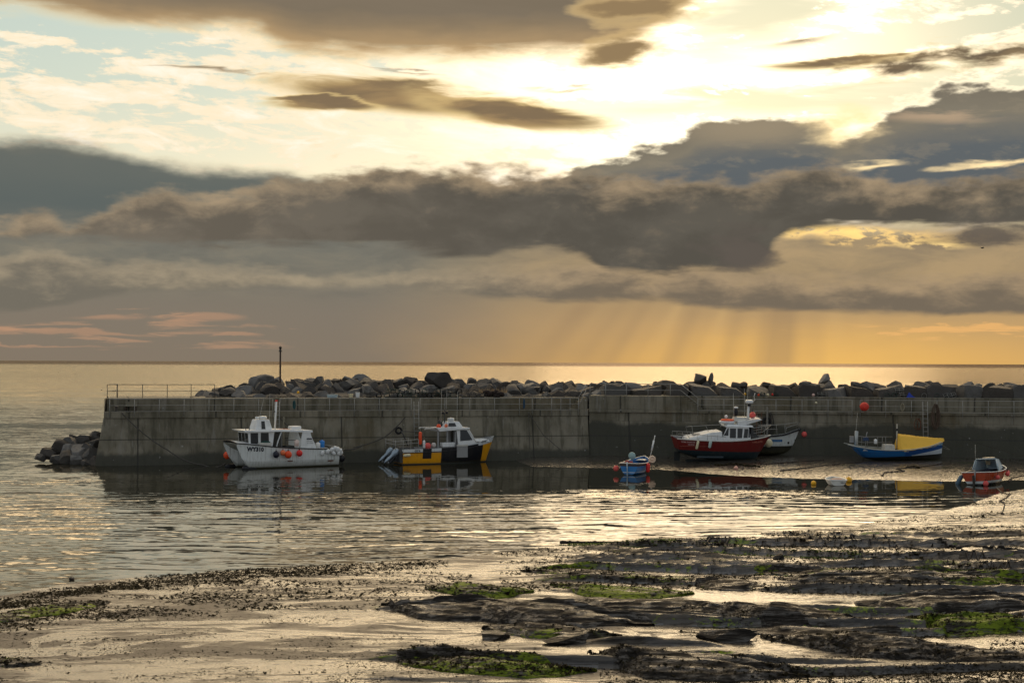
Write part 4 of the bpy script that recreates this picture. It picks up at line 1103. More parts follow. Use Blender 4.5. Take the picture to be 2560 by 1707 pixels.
# bridge deck: arched underside rising to the bow, curved foredeck edge
xs = np.linspace(-4.48, 4.5, 20); vs = []; F = []
for x in xs:
    t = (x+4.48)/8.98; zs = float(interp(x, [(-4.5, 1.17), (0, 1.32), (2.7, 1.85), (3.5, 1.96), (4.5, 2.08)])); zw = float(interp(x, [(-4.5, .70), (1.6, .72), (2.7, .95), (3.5, 1.25), (4.0, 1.55), (4.5, 1.98)]))
    w = float(interp(x, [(-4.5, 1.6), (2.7, 1.55), (4.0, 1.5), (4.5, 1.49)]))
    for y in np.linspace(-w, w, 9):
        arch = 0.10*(1-(y/w)**2); bow = 0.22*(1-(y/w)**2) if x > 4.0 else 0
        vs.append((x-bow*0, y, zs+arch*0.4)); 
    for y in np.linspace(w, -w, 9):
        arch = 0.18*(1-(y/w)**2); vs.append((x, y, min(zw+arch, zs-0.02)))
n = 18
for i in range(19):
    for k in range(n):
        k2 = (k+1) % n; F.append((i*n+k, i*n+k2, (i+1)*n+k2, (i+1)*n+k))
F.append(tuple(range(n))); F.append(tuple(range(19*n+n-1, 19*n-1, -1)))
mb = MB(); mb.add(vs, F); mb.build('bridge_deck', tun, B, True)
cst = [(-4.5, 1.72, 1.45), (-2.5, 1.74, 1.49), (0, 1.74, 1.63), (1.6, 1.72, 1.79), (2.7, 1.68, 1.93), (3.5, 1.62, 2.03), (4.1, 1.58, 2.09), (4.58, 1.53, 2.13)]
a = [Vector(p) for p in cst]; b = [Vector((p[0], -p[1], p[2])) for p in cst][::-1]
fr_ = [Vector((4.58+0.10*math.sin(t*math.pi), 1.52-3.04*t, 2.13+0.16*math.sin(t*math.pi))) for t in np.linspace(0.08, 0.92, 8)]
tb('rubbing_strake', BLK_, B, a+fr_+b, 0.05)
# whaleback foredeck
mb = MB(); vs = []; F = []
for i, x in enumerate(np.linspace(2.6, 4.6, 6)):
    w = float(interp(x, [(2.6, 1.6), (3.5, 1.58), (4.6, 1.50)])); z0 = float(interp(x, [(2.6, 1.9), (4.6, 2.12)]))
    for y in np.linspace(-w, w, 9): vs.append((x, y, z0+0.17*(1-(y/w)**2)+0.02))
for i in range(5):
    for k in range(8): F.append((i*9+k, i*9+k+1, (i+1)*9+k+1, (i+1)*9+k))
mb.add(vs, F); mb.build('foredeck', WH, B, True)
# wheelhouse: walls with window openings filled by dark panes
mb = MB(); mb.poly([(1.35, 1.15, 1.5), (3.30, 1.15, 1.5), (3.45, 1.15, 3.0), (1.15, 1.15, 3.0)], (0, -2.3, 0)); mb.build('wheelhouse', WH, B)
for y0, y1 in ((-1.05, -0.42), (-0.32, 0.32), (0.42, 1.05)):
    zf = lambda z: 3.30+0.15*(z-1.5)/1.5+0.006
    mb = MB(); mb.poly([(zf(2.05), y0, 2.05), (zf(2.05), y1, 2.05), (zf(2.9), y1, 2.9), (zf(2.9), y0, 2.9)], (0.012, 0, 0)); mb.build('window', GLASS, B)
for x0, x1, sl in ((2.55, 3.22, 0.03), (1.62, 2.35, 0.0)):
    mb = MB(); mb.poly([(x0, 1.153, 1.95), (x1, 1.153, 1.95), (x1+sl, 1.153, 2.92), (x0+0.05, 1.153, 2.92)], (0, 0.012, 0)); mb.build('window', GLASS, B)
# long roof
mb = MB(); mb.add([(x, y, z) for x, y, z in [(3.95, -1.25, 3.16), (3.95, 1.25, 3.16), (3.75, 1.32, 3.02), (3.75, -1.32, 3.02), (-2.2, -1.3, 3.04), (-2.2, 1.3, 3.04), (-2.2, 1.35, 2.86), (-2.2, -1.35, 2.86), (0.5, -1.3, 3.16), (0.5, 1.3, 3.16), (0.5, 1.35, 2.98), (0.5, -1.35, 2.98)]],
  [(0, 1, 2, 3), (0, 8, 9, 1), (1, 9, 10, 2), (2, 10, 11, 3), (3, 11, 8, 0), (8, 4, 5, 9), (9, 5, 6, 10), (10, 6, 7, 11), (11, 7, 4, 8), (4, 7, 6, 5)]); mb.build('roof', WH, B, bevel=0.02)
# shelter bulkhead, aft side panel with curved edge
for sy in (1, -1):
    mb = MB(); pts = [(-1.15, sy*1.33, 1.25), (-2.62, sy*1.33, 1.22)]+[(-2.62+0.62*(math.sin(t*math.pi/2)**2)*1.0-0.0, sy*1.33, 1.22+1.76*t) for t in np.linspace(0.35, 1.0, 7)]+[(-1.30, sy*1.33, 2.98), (-1.16, sy*1.33, 2.3)]
    mb.poly(pts, (0, -0.05*sy, 0)); mb.build('side_panel', WH, B)
bx('rear_bulkhead', GREY, B, 0.10, 0.16, -1.2, 0.3, 1.4, 2.95)
bx('side_wall', GREY, B, 0.1, 0.9, -1.25, -1.2, 1.4, 2.95)
tb('pillar', WH, B, [(1.05, 1.2, 1.5), (0.85, 1.2, 2.2), (0.55, 1.2, 2.98)], 0.05)
tb('grab_rail', DGREY, B, [(0.1, 1.0, 2.25), (-0.9, 1.0, 2.25)], 0.03)
bx('engine_hatch', DGREY, B, -1.0, 0.0, -0.6, 0.6, 1.2, 1.75, tx=0.1, ty=0.1)
# small cuddy on the roof
mb = MB(); mb.box(1.15, 2.65, -0.75, 0.75, 3.13, 3.98, tx=0.22, ty=0.18); mb.build('roof_box', WH, B, bevel=0.03)
mb = MB(); mb.poly([(1.78, 0.745, 3.2), (2.12, 0.745, 3.2), (2.10, 0.60, 3.85), (1.80, 0.60, 3.85)], (0, 0.012, 0.002)); mb.build('window', GLASS, B)
mb = MB(); mb.lathe([(0.05, 0), (0.36, 0.02), (0.38, 0.12), (0.34, 0.22), (0.1, 0.26)], 16, (1.75, 0, 4.0), scale=(1, 1, 1)); mb.build('radar_dome', WH, B, True)
mb = MB(); mb.lathe([(0.05, 0), (0.16, 0.02), (0.16, 0.2), (0.05, 0.22)], 12, (2.3, 0.2, 4.0)); mb.build('roof_light', WH, B, True)
tb('mast', WH, B, [(0.72, 0.2, 3.1), (0.60, 0.2, 5.45)], 0.075, 10)
bx('mast_lamp', RED, B, .52, .68, .12, .28, 5.45, 5.58)
tb('mast_bracket', DGREY, B, [(0.62, 0.2, 4.6), (0.85, 0.2, 4.62)], 0.05)
tb('aerial', WHd, B, [(2.15, 0.3, 4.1), (1.75, 0.3, 5.75)], 0.018, 5, r2=0.008)
tb('aerial', WHd, B, [(1.25, 0.3, 4.0), (1.22, 0.3, 6.1)], 0.018, 5, r2=0.008)
mb = MB(); mb.box(-1.55, -0.65, -.3, .5, 3.02, 3.38); mb.build('liferaft_case', WH, B, bevel=0.08)
for x in (-0.35, 0.1, 0.3): bx('roof_tray', paint(170, 92, 60, .7, .4, 0, 'tan_tray'), B, x, x+0.2, -0.2, 0.8, 3.10, 3.16)
for x in (3.55, 3.25): tb('roof_fitting', DGREY, B, [(x, 0.9, 3.12), (x, 0.9, 3.42)], 0.035)
text_on(hA, 'WY310', 3.0, 1.60, 0.46, 1, NAVY, B, width=1.45, slope=0.055, bold=0.028)
text_on(None, 'HONDA', -1.9, 2.32, 0.16, 1, NAVY, B, width=0.5, yfix=1.345)
text_on(None, 'MARINE ENGINES', -1.9, 2.12, 0.12, 1, GREY, B, width=0.55, yfix=1.345, bold=0.0)
text_on(None, 'SALES & REPAIR', -1.95, 1.96, 0.12, 1, GREY, B, width=0.6, yfix=1.345, bold=0.0)
bx('rust_plate', MT['rust'], B, -3.95, -3.45, 1.70, 1.712, .42, .52); bx('scupper', MT['rust'], B, -0.25, 0.2, 1.715, 1.73, .52, .60)
tb('stern_rail', MT['steel'], B, [(-4.4, 1.6, 1.45), (-4.4, 1.6, 1.62), (-4.4, -1.6, 1.62), (-4.4, -1.6, 1.45)], 0.04)
# gear on board, things of their own
def box_thing(par, name, mat, p, s, label, cat, rz=0.0, lid=None, bevel=0.03):
    w = par.matrix_world @ Vector(p); mb = MB(); mb.box(-s[0]/2, s[0]/2, -s[1]/2, s[1]/2, 0, s[2], tx=-0.03, ty=-0.02); o = mb.build(name, mat, None, bevel=bevel); o.location = w; o.rotation_euler = (0, 0, par.rotation_euler.z+rz); tag(o, label, cat)
    if lid: 
        mb = MB(); mb.box(-s[0]/2-.02, s[0]/2+.02, -s[1]/2-.02, s[1]/2+.02, s[2]+.002, s[2]+.06); mb.build('lid', lid, o, bevel=.015)
    return o
box_thing(B, 'fish_box', WHd, (2.1, 1.35, 1.82), (1.0, 0.55, 0.30), 'white fish box with green net on the side deck of the white boat', 'fish box')
wv_ = B.matrix_world @ Vector((2.0, 1.3, 2.14)); mb = MB(); mb.sphere((0, 0, 0), 0.3, 12, 8, (1.4, 0.8, 0.4)); o = mb.build('net', paint(30, 70, 62, .9, .3, 0, 'green_net'), None, True); o.location = wv_; tag(o, 'small green net heaped in the fish box on the white boat', 'net')
def drum(par, p, r, h, mat, label, cat='drum'):
    w = par.matrix_world @ Vector(p); mb = MB(); mb.lathe([(r*.9, 0), (r, 0.03), (r, h*0.5), (r*1.03, h*0.52), (r, h*0.55), (r, h*0.9), (r*0.8, h), (r*0.3, h*1.02), (r*.3, h*1.12)], 14); o = mb.build('drum', mat, None, True); o.location = w; return tag(o, label, cat)
drum(B, (-0.7, 1.45, 1.75), 0.2, 0.5, paint(220, 200, 190, .5, .3, 0, 'pinkish_white'), 'pale pink float hung beside the aft panel of the white boat', 'float')
drum(B, (-2.75, 1.2, 1.55), 0.19, 0.42, WH, 'white plastic drum aft of the side panel on the white boat')
drum(B, (-3.25, 0.9, 1.55), 0.22, 0.58, BLUE, 'bright blue plastic drum at the stern of the white boat')
ball_fender(B, (1.35, 2.02, 1.15), 0.27, NAVY, 'navy ball fender hung on the side of the white boat')
ball_fender(B, (0.75, 2.0, 1.28), 0.22, paint(236, 120, 70, .5, .3, 0, 'faded_orange'), 'small faded orange fender between the navy and the large orange one')
ball_fender(B, (0.30, 2.06, 1.12), 0.30, ORG, 'largest orange ball fender amidships on the white boat')
ball_fender(B, (-0.72, 2.0, 1.20), 0.26, RED, 'bright red ball fender on the side of the white boat')
ball_fender(B, (4.1, -1.9, 0.95), 0.30, ORG, 'orange ball fender at the far bow of the white boat')
rf = random.Random(5)
for i, (x, y, z, r) in enumerate(((-2.85, 1.86, 1.12, .15), (-3.35, 1.86, 1.25, .16), (-3.7, 1.9, 1.38, .17), (-3.95, 1.9, 1.48, .18), (-4.2, 1.95, 1.40, .18), (-4.45, 1.9, 1.28, .17), (-3.85, 1.92, 1.12, .16), (-4.3, 1.94, 1.10, .15), (-4.75, 1.4, 1.05, .17))):
    cyl_fender(B, (x, y, z), r, 0.20, WH, ('single white float hanging ahead of the cluster at the stern of the white boat' if i == 0 else 'white float in the cluster at the stern of the white boat'), rf.uniform(-.8, .8))['group'] = 'white stern floats on the white boat'
ball_fender(B, (-4.9, 1.2, 0.62), 0.33, BLK_, 'black fender at the stern waterline of the white boat')
def float_black(par, p, L, r, rz, label):
    w = par.matrix_world @ Vector(p); mb = MB(); mb.lathe([(0.02, -L/2), (r*.6, -L/2+.1), (r, -L/2+.4), (r, L/2-.4), (r*.6, L/2-.1), (0.02, L/2)], 14, axis='x'); o = mb.build('fender', BLK_, None, True); o.location = w; o.rotation_euler = (0, 0, par.rotation_euler.z+rz); tag(o, label, 'fender')
float_black(B, (3.1, 1.2, 0.06), 1.9, 0.26, 0.1, 'long black fender floating under the near bow of the white boat')
float_black(B, (3.6, -1.6, 0.05), 1.7, 0.24, 0.1, 'long black fender floating under the far bow of the white boat')

# ---- 2 yellow and black catamaran with twin outboards
B = boat_root('catamaran_boat', 1105, 124.2, 0, 24, 'yellow and black work boat lettered GY4 with two tilted outboards', 'work boat')
hm = hull_mat((16, 17, 24), [(-9, -0.55, -1, 9, (226, 158, 12)), (3.55, 9, -1, 9, (226, 158, 12)), (-9, -0.55, 1.02, 9, (206, 212, 212)), (3.0, 9, (1.02, 0.16), 9, (206, 214, 218)), (1.35, 9, (1.30, 0.13), 9, (206, 214, 218)), (-2.25, -1.45, 0.50, 9, (16, 18, 24)), (-9, 9, -1, 0.10, (52, 60, 68))], 0.36, 0.3, 0.3, 'yellow_black_hull')
st2 = [(-4.0, 1.35, 1.34, -.3, .12, 0, .3), (-2, 1.40, 1.36, -.32, .12, 0, .3), (0, 1.42, 1.42, -.32, .13, 0, .3), (1.6, 1.38, 1.56, -.30, .18, -.02, .3), (3.0, 1.20, 1.82, -.2, .32, -.2, .3), (4.1, .75, 2.08, -.1, .55, -.35, .2), (4.7, .32, 2.22, 0.0, .75, -.6, .1), (4.95, .03, 2.28, 0.2, .9, -.75, .1)]
h2 = hull('hull', st2, [hm, WH, GREY], B)
strake(st2, 'rubbing_strake', BLK_, B, 0.04, -0.30, 0.0, (-4, 3.0))
bx('transom_well', DGREY, B, -4.25, -4.0, -1.2, 1.2, 0.2, 1.15)
bx('foredeck', WH, B, 2.6, 4.2, -0.8, 0.8, 1.86, 2.06, tx=.1, ty=.15)
# steel plate over the side
bx('side_plate', GREY, B, 0.85, 1.85, -1.50, -1.42, .55, 1.52); bx('plate_roller', WHd, B, 0.85, 1.85, -1.56, -1.40, 1.53, 1.66)
# cabin
mb = MB(); mb.poly([(1.2, -1.0, 1.4), (2.85, -1.0, 1.75), (2.05, -0.95, 3.02), (1.0, -0.95, 3.02)], (0, 1.95, 0)); mb.build('cabin', WH, B)
mb = MB(); mb.poly([(1.35, -1.008, 1.95), (2.5, -1.008, 2.02), (1.95, -0.965, 2.88), (1.35, -0.965, 2.88)], (0, -0.012, 0)); mb.build('window', GLASS, B)
mb = MB(); mb.poly([(2.72, -0.85, 1.98), (2.72, 0.85, 1.98), (2.12, 0.82, 2.92), (2.12, -0.82, 2.92)], (0.02, 0, 0.012)); mb.build('windscreen', GLASS, B)
tb('screen_frame', WH, B, [(2.88, -1.0, 1.75), (2.08, -0.97, 3.03)], 0.05)
for x in (0.1, -0.75): bx('cabin_post', GREY, B, x, x+0.14, -0.95, -0.85, 1.35, 2.95)
bx('rear_wall', GREY, B, 0.9, 1.0, -0.9, 0.9, 1.35, 2.95); bx('door_opening', GLASS, B, 0.87, 0.898, -0.55, 0.05, 1.4, 2.85)
mb = MB(); mb.add([(2.2, -1.1, 3.1), (2.2, 1.1, 3.1), (2.25, 1.12, 2.98), (2.25, -1.12, 2.98), (-0.9, -1.1, 3.14), (-0.9, 1.1, 3.14), (-0.6, 1.1, 2.80), (-0.6, -1.1, 2.80)], [(0, 1, 2, 3), (0, 4, 5, 1), (1, 5, 6, 2), (2, 6, 7, 3), (3, 7, 4, 0), (4, 7, 6, 5)]); mb.build('roof', WH, B, bevel=.03)
tb('roof_arm', WHd, B, [(-0.8, -0.7, 3.05), (-1.75, -0.7, 3.05), (-1.85, -0.7, 2.95)], 0.07); tb('roof_arm', WHd, B, [(-0.8, 0.7, 3.08), (-1.75, 0.7, 3.08), (-1.85, 0.7, 2.98)], 0.07)
mb = MB(); mb.box(0.0, 1.75, -0.7, 0.7, 3.11, 3.62, tx=0.35, ty=0.15); mb.build('roof_box', WH, B, bevel=.03)
mb = MB(); mb.poly([(0.35, -0.708, 3.2), (1.1, -0.708, 3.2), (1.0, -0.61, 3.5), (0.42, -0.61, 3.5)], (0, -0.012, 0.003)); mb.build('window', GLASS, B)
mb = MB(); mb.lathe([(0.05, 0), (0.30, 0.02), (0.31, 0.2), (0.27, 0.28), (0.05, .31)], 16, (.85, 0, 3.63)); mb.build('radar_dome', WH, B, True)
tb('mast', DGREY, B, [(0.25, 0, 3.1), (0.28, 0, 4.75)], 0.05); tb('mast_cross', DGREY, B, [(0.1, -.25, 4.35), (0.45, .25, 4.35)], 0.05)
for x, y in ((0.05, -.2), (0.55, .2)):
    mb = MB(); mb.sphere((x, y, 4.38), 0.13, 10, 7); mb.build('deck_lamp', BLK_, B, True)
for x, z0, z1 in ((-0.15, 3.6, 6.3), (0.35, 4.7, 6.4), (1.35, 3.5, 6.2)): tb('aerial', WHd, B, [(x, -0.2, z0), (x+0.05, -0.2, z1)], 0.02, 5, r2=0.008)
mb = MB(); mb.lathe([(0.1, 0), (0.22, 0.05), (0.2, .5), (0.1, .55)], 10, (-.05, .3, 3.2)); mb.build('winch_motor', DGREY, B, True)
ball_fender(B, (-0.55, -.7, 3.22), 0.2, ORG, 'small orange float on the cabin roof of the yellow boat', 'float')
ball_fender(B, (0.1, -.8, 3.28), 0.15, paint(230, 120, 80, .5, .3, 0, 'faded_orange'), 'faded orange float beside the roof box of the yellow boat', 'float')
box_thing(B, 'fish_box', WH, (0.25, -0.75, 1.45), (1.1, .6, .38), 'white cool box inside the cabin side of the yellow boat', 'cool box')
ball_fender(B, (-1.55, -.7, 1.55), 0.28, PINK, 'pink buoy lying on the deck of the yellow boat', 'buoy')
ball_fender(B, (-1.0, -.7, 1.62), 0.22, paint(200, 196, 190, .6, .3, 0, 'greyish_white'), 'greyish white buoy beside the pink one on the yellow boat', 'buoy')
# stern gantry rack
for z in (1.75, 2.05): tb('rack_rail', MT['steel'], B, [(-2.6, -1.25, z+.12), (-4.7, -1.25, z), (-4.7, 1.25, z), (-2.6, 1.25, z+.12)], 0.03)
for x in (-2.6, -3.3, -4.0, -4.7):
    for y in (-1.25, 1.25): tb('rack_post', MT['steel'], B, [(x, y, 1.3), (x, y, 2.15)], 0.028)
tb('derrick', DGREY, B, [(-2.9, 0.4, 1.4), (-3.4, 0.4, 2.5), (-3.6, .4, 2.8)], 0.05); tb('derrick_arm', DGREY, B, [(-3.6, .4, 2.8), (-2.3, .4, 2.75)], 0.035)
bx('deck_clutter', DGREY, B, -4.3, -2.7, -1.0, 1.0, 1.15, 1.5, tx=.2, ty=.2)
cyl_fender(B, (-2.35, -1.0, 2.25), 0.14, 0.9, ORG, 'tall orange cylinder float standing at the yellow boat stern')
cyl_fender(B, (-2.1, -1.25, 1.75), 0.11, 0.5, WH, 'white upright cylinder fender beside the tall orange float')
f = cyl_fender(B, (-3.75, -1.55, 0.85), 0.13, 0.45, CREAM, 'cream fender lying along the yellow stern quarter'); f.rotation_euler = (0, 1.5, 0.4)
text_on(h2, 'GY4', -2.75, 1.19, 0.24, -1, BLK_, B, width=0.52, bold=0.008); text_on(h2, 'GY4', 3.55, 1.83, 0.24, -1, BLK_, B, width=0.5, bold=0.008, slope=.1)
ENG = paint(150, 166, 180, .25, .15, 0.4, 'silver_blue_cowl')
for y, lb in ((-0.62, 'nearer tilted outboard engine on the yellow boat transom'), (0.85, 'farther tilted outboard engine on the yellow boat transom')):
    e = bpy.data.objects.new('outboard_engine', None); COL.objects.link(e); e.parent = B; e.location = (-4.3, y, 1.0); e['label'] = lb
    mb = MB(); P0 = Vector((0.1, 0, 0.28)); P1 = Vector((-1.25, 0, -0.85)); d = (P1-P0).normalized(); up = Vector((-d.z, 0, d.x)); 
    vs = []; F = []
    prof = [(0.0, .12, .16), (0.08, .24, .28), (0.3, .28, .32), (0.55, .24, .26), (0.7, .17, .18), (0.9, .15, .13), (1.15, .17, .15), (1.45, .13, .10), (1.7, .05, .04)]
    for t, w, h_ in prof:
        c = P0+d*t
        for k in range(12):
            a_ = 2*math.pi*k/12; vs.append(c+Vector((0, 1, 0))*(w*math.cos(a_))+up*(h_*math.sin(a_)))
    for i in range(len(prof)-1):
        for k in range(12): F.append((i*12+k, i*12+(k+1) % 12, (i+1)*12+(k+1) % 12, (i+1)*12+k))
    F.append(tuple(range(12))); F.append(tuple(range(len(prof)*12-1, len(prof)*12-13, -1)))
    mb.add(vs, F); mb.build('cowl', ENG, e, True)
    mb = MB(); mb.box(-0.25, 0.3, -0.2, 0.2, -0.6, 0.1, tx=.08); mb.tube([(-0.1, 0, -0.2), (-0.75, 0, -0.85)], 0.13, 8); mb.build('bracket', BLK_, e)
    mb = MB()
    for k in range(3):
        a_ = 2.09*k; mb.box(-0.02, 0.02, -0.06, 0.06, 0, 0.22); 
        for j in range(8):
            v = Vector(mb.v[-8+j]); v = Vector((v.x, v.y*math.cos(a_)-v.z*math.sin(a_), v.y*math.sin(a_)+v.z*math.cos(a_))); mb.v[-8+j] = tuple(v+Vector((-0.85, 0, -0.72)))
    mb.build('propeller', GREY, e)

# ---- 3 red motor boat aground
zg = float(terrain(xat(1800, 124), 124)); 
B = boat_root('motor_boat', 1804, 123.6, zg-0.06, 6, 'dark red motor boat named THREE SISTERS with white wheelhouse, aground on the mud', 'motor boat', heel=math.radians(3), trim=math.radians(0.5))
hm = hull_mat((112, 22, 16), [(-9, 9, -1, (0.92, -0.03), (22, 42, 48)), (-9, 9, -1, 0.15, (22, 26, 24))], 0.4, 0.35, 0.3, 'red_hull')
st3 = [(-4.25, 1.25, 2.02, 0.75, .25, .35, .25), (-3.6, 1.36, 1.98, 0.55, .25, .1, .25), (-2, 1.48, 1.90, 0.20, .26, 0, .25), (0, 1.50, 1.86, 0.05, .30, 0, .25), (1.6, 1.36, 1.93, 0.0, .40, -.05, .25), (2.9, .98, 2.05, 0.0, .58, -.35, .25), (3.7, .55, 2.16, 0.02, .75, -.75, .2), (4.3, .04, 2.26, 0.05, .9, -1.3, .1)]
h3 = hull('hull', st3, [hm, WHd, GREY], B)
strake(st3, 'rubbing_strake', WHd, B, 0.05, -0.02, 0.01)
bx('keel', paint(24, 30, 30, .7, .4, 0, 'dark_keel'), B, -3.2, 2.6, -0.06, 0.06, -0.12, 0.12); bx('bilge_keel', paint(52, 66, 74, .6, .3, 0, 'bilge_blue'), B, -2.4, -0.1, -1.0, -0.93, .35, .50)
bx('rudder', paint(24, 30, 30, .7, .4, 0, 'dark_keel'), B, -4.2, -3.7, -0.04, 0.04, -0.05, 0.75)
# low trunk cabin and wheelhouse
mb = MB(); mb.poly([(-3.3, -1.05, 1.8), (-0.2, -1.1, 1.75), (-0.25, -0.95, 2.62), (-1.2, -0.9, 2.52), (-3.2, -0.85, 2.02)], (0, 2.0, 0)); mb.build('trunk_cabin', WH, B, bevel=.02)
bx('hatch', GREY, B, -2.6, -1.8, -.4, .4, 2.18, 2.32)
mb = MB(); mb.poly([(-0.35, -1.08, 1.8), (2.3, -1.08, 1.85), (2.1, -0.95, 3.02), (0.22, -0.95, 3.05)], (0, 2.1, 0)); mb.build('wheelhouse', WH, B, bevel=.02)
def wy(z): return -1.08+0.13*(z-1.8)/1.24-0.006
for pts in ([(-0.12, 2.28), (0.28, 2.28), (0.33, 2.92), (0.24, 2.92)], [(0.42, 2.08), (0.95, 2.08), (0.97, 2.9), (0.44, 2.9)], [(1.08, 2.08), (1.48, 2.08), (1.56, 2.9), (1.10, 2.9)], [(1.62, 2.1), (1.98, 2.1), (2.06, 2.88), (1.72, 2.88)], [(2.04, 2.12), (2.2, 2.12), (2.16, 2.84), (2.10, 2.84)]):
    mb = MB(); mb.poly([(x, wy(z), z) for x, z in pts], (0, -0.014, 0)); mb.build('window', GLASS, B)
mb = MB(); mb.poly([(-0.27, -0.95, 2.1), (-0.27, 0.95, 2.1), (0.16, 0.88, 2.95), (0.16, -0.88, 2.95)], (-0.03, 0, 0.015)); mb.build('windscreen', GLASS, B)
mb = MB(); mb.poly([(0.1, -1.05, 3.03), (2.5, -1.05, 3.02), (2.4, -.95, 3.16), (0.25, -.9, 3.24)], (0, 2.1, 0)); mb.build('roof', WH, B, bevel=.02)
mb = MB(); mb.lathe([(0.05, 0.0), (0.62, 0.1), (0.72, 0.28), (0.66, 0.38), (0.05, .4)], 18, (0.35, -0.2, 3.18), scale=(1, .8, .8)); mb.build('dinghy_cradle', WH, B, True)
mb = MB(); mb.tube([(0.38+0.5*math.cos(t), -0.2+0.38*math.sin(t), 3.53) for t in np.linspace(0, 6.28, 17)[:-1]], 0.09, 8, closed=True); mb.build('liferaft', ORG, B, True)
mb = MB(); mb.sphere((0.35, 0.1, 3.82), 0.15, 10, 7); mb.build('searchlight', WH, B, True)
mb = MB(); mb.poly([(1.9, -.8, 3.2), (3.3, -.8, 3.62), (3.2, -.8, 3.74), (1.2, -.8, 3.5), (1.2, -.8, 3.2)], (0, 1.6, 0)); mb.build('flying_canopy', WH, B, bevel=.02)
tb('canopy_rail', MT['steel'], B, [(1.9, -.7, 3.6), (2.8, -.7, 3.92), (3.3, -.7, 3.85)], .02)
mb = MB(); mb.lathe([(.14, 0), (.2, .05), (.2, .5), (.16, .62), (.05, .68)], 12, (1.2, .1, 3.85)); mb.build('funnel', BLK_, B, True)
mb = MB(); mb.lathe([(.1, 0), (.21, .02), (.2, .14), (.05, .17)], 12, (1.2, .1, 4.53)); mb.build('funnel_cap', WH, B, True)
mb = MB(); mb.box(0.9, 2.3, -.5, .5, 3.45, 3.82, tx=.12, ty=.1); mb.build('instrument_box', WHd, B, bevel=.03)
tb('mast', WH, B, [(2.25, 0, 3.6), (2.28, 0, 4.75)], 0.13, 10, r2=.08)
mb = MB(); mb.lathe([(.05, 0), (.34, .03), (.36, .2), (.3, .3), (.05, .32)], 16, (2.35, 0, 4.98)); mb.build('radar_dome', WH, B, True)
tb('radar_stem', BLK_, B, [(2.3, 0, 4.75), (2.35, 0, 4.98)], .16)
tb('horn', WHd, B, [(2.65, 0, 5.1), (2.85, 0, 5.3), (2.75, 0, 5.6), (2.85, 0, 5.9)], .035)
for x, z0, z1, dx in ((1.0, 3.8, 5.9, -.12), (1.95, 3.7, 6.3, -.1), (2.15, 4.6, 6.35, .03)): tb('aerial', WHd, B, [(x, -.1, z0), (x+dx, -.1, z1)], .022, 5, r2=.01)
for sy in (-1, 1):
    tb('pulpit_rail', MT['steel'], B, [(2.4, sy*1.1, 2.95), (3.3, sy*.8, 3.05), (4.35, sy*.1, 3.15)], .025); tb('pulpit_rail', MT['steel'], B, [(2.5, sy*1.05, 2.5), (3.4, sy*.75, 2.6), (4.35, sy*.1, 3.15)], .02)
    tb('pulpit_post', MT['steel'], B, [(3.55, sy*.6, 2.15), (3.7, sy*.55, 3.08)], .02)
    tb('stern_rail', MT['steel'], B, [(-4.15, sy*1.15, 2.0), (-4.15, sy*1.15, 2.42), (-2.0, sy*1.3, 2.32), (0, sy*1.35, 2.2)], .02)
    for x in (-3.7, -3.2, -2.5, -1.6, -.7): tb('stern_rail_post', MT['steel'], B, [(x, sy*1.3, 1.9), (x, sy*1.27, 2.35)], .016)
tb('awning_frame', MT['steel'], B, [(-3.2, -1.0, 2.1), (-3.45, -1.0, 3.02), (0.1, -.9, 3.25)], .022); tb('awning_frame', MT['steel'], B, [(-3.45, -1.0, 3.02), (-2.5, .8, 2.9), (-2.4, .8, 2.3)], .022); tb('awning_frame', MT['steel'], B, [(-1.7, -.95, 3.13), (-1.45, -.95, 2.6)], .02)
mb = MB(); mb.poly([(2.3, -.9, 2.2), (2.35, -.9, 2.95), (3.1, -.75, 2.1)], (0, 1.6, 0)); mb.build('spray_cover', DGREY, B)
text_on(h3, 'THREE SISTERS', 2.95, 1.72, 0.17, -1, paint(200, 130, 110, .6, .2, 0, 'faded_lettering'), B, width=1.15, bold=0.002, slope=.03)
TXT = paint(205, 175, 172, .6, .2, 0, 'pale_lettering')
text_on(h3, 'YORK CHARTER CO', -3.15, 1.72, 0.15, -1, TXT, B, width=1.5, bold=0.004, slope=-.03); text_on(h3, 'WHITBY', -3.0, 1.50, 0.15, -1, TXT, B, width=0.62, bold=0.004)
tb('stripe', paint(176, 110, 90, .6, .3, 0, 'pink_stripe'), B, [(x, -1.50*float(interp(x, [(-4, .87), (-3, .94), (-2, .985), (-0.5, .99)]))-.0, 1.38) for x in (-4, -3.2, -2.4, -1.4)], .012)
cyl_fender(B, (-2.55, -1.62, 1.52), .11, .58, CREAM, 'cream fender nearer the stern on the red boat', .22); cyl_fender(B, (-1.45, -1.66, 1.62), .13, .52, paint(178, 196, 190, .5, .3, 0, 'pale_green'), 'pale green fender, second from the stern on the red boat', .18)
ball_fender(B, (2.75, 0.3, 3.95), .27, PINK, 'pink ball float on the canopy behind the red boat mast')
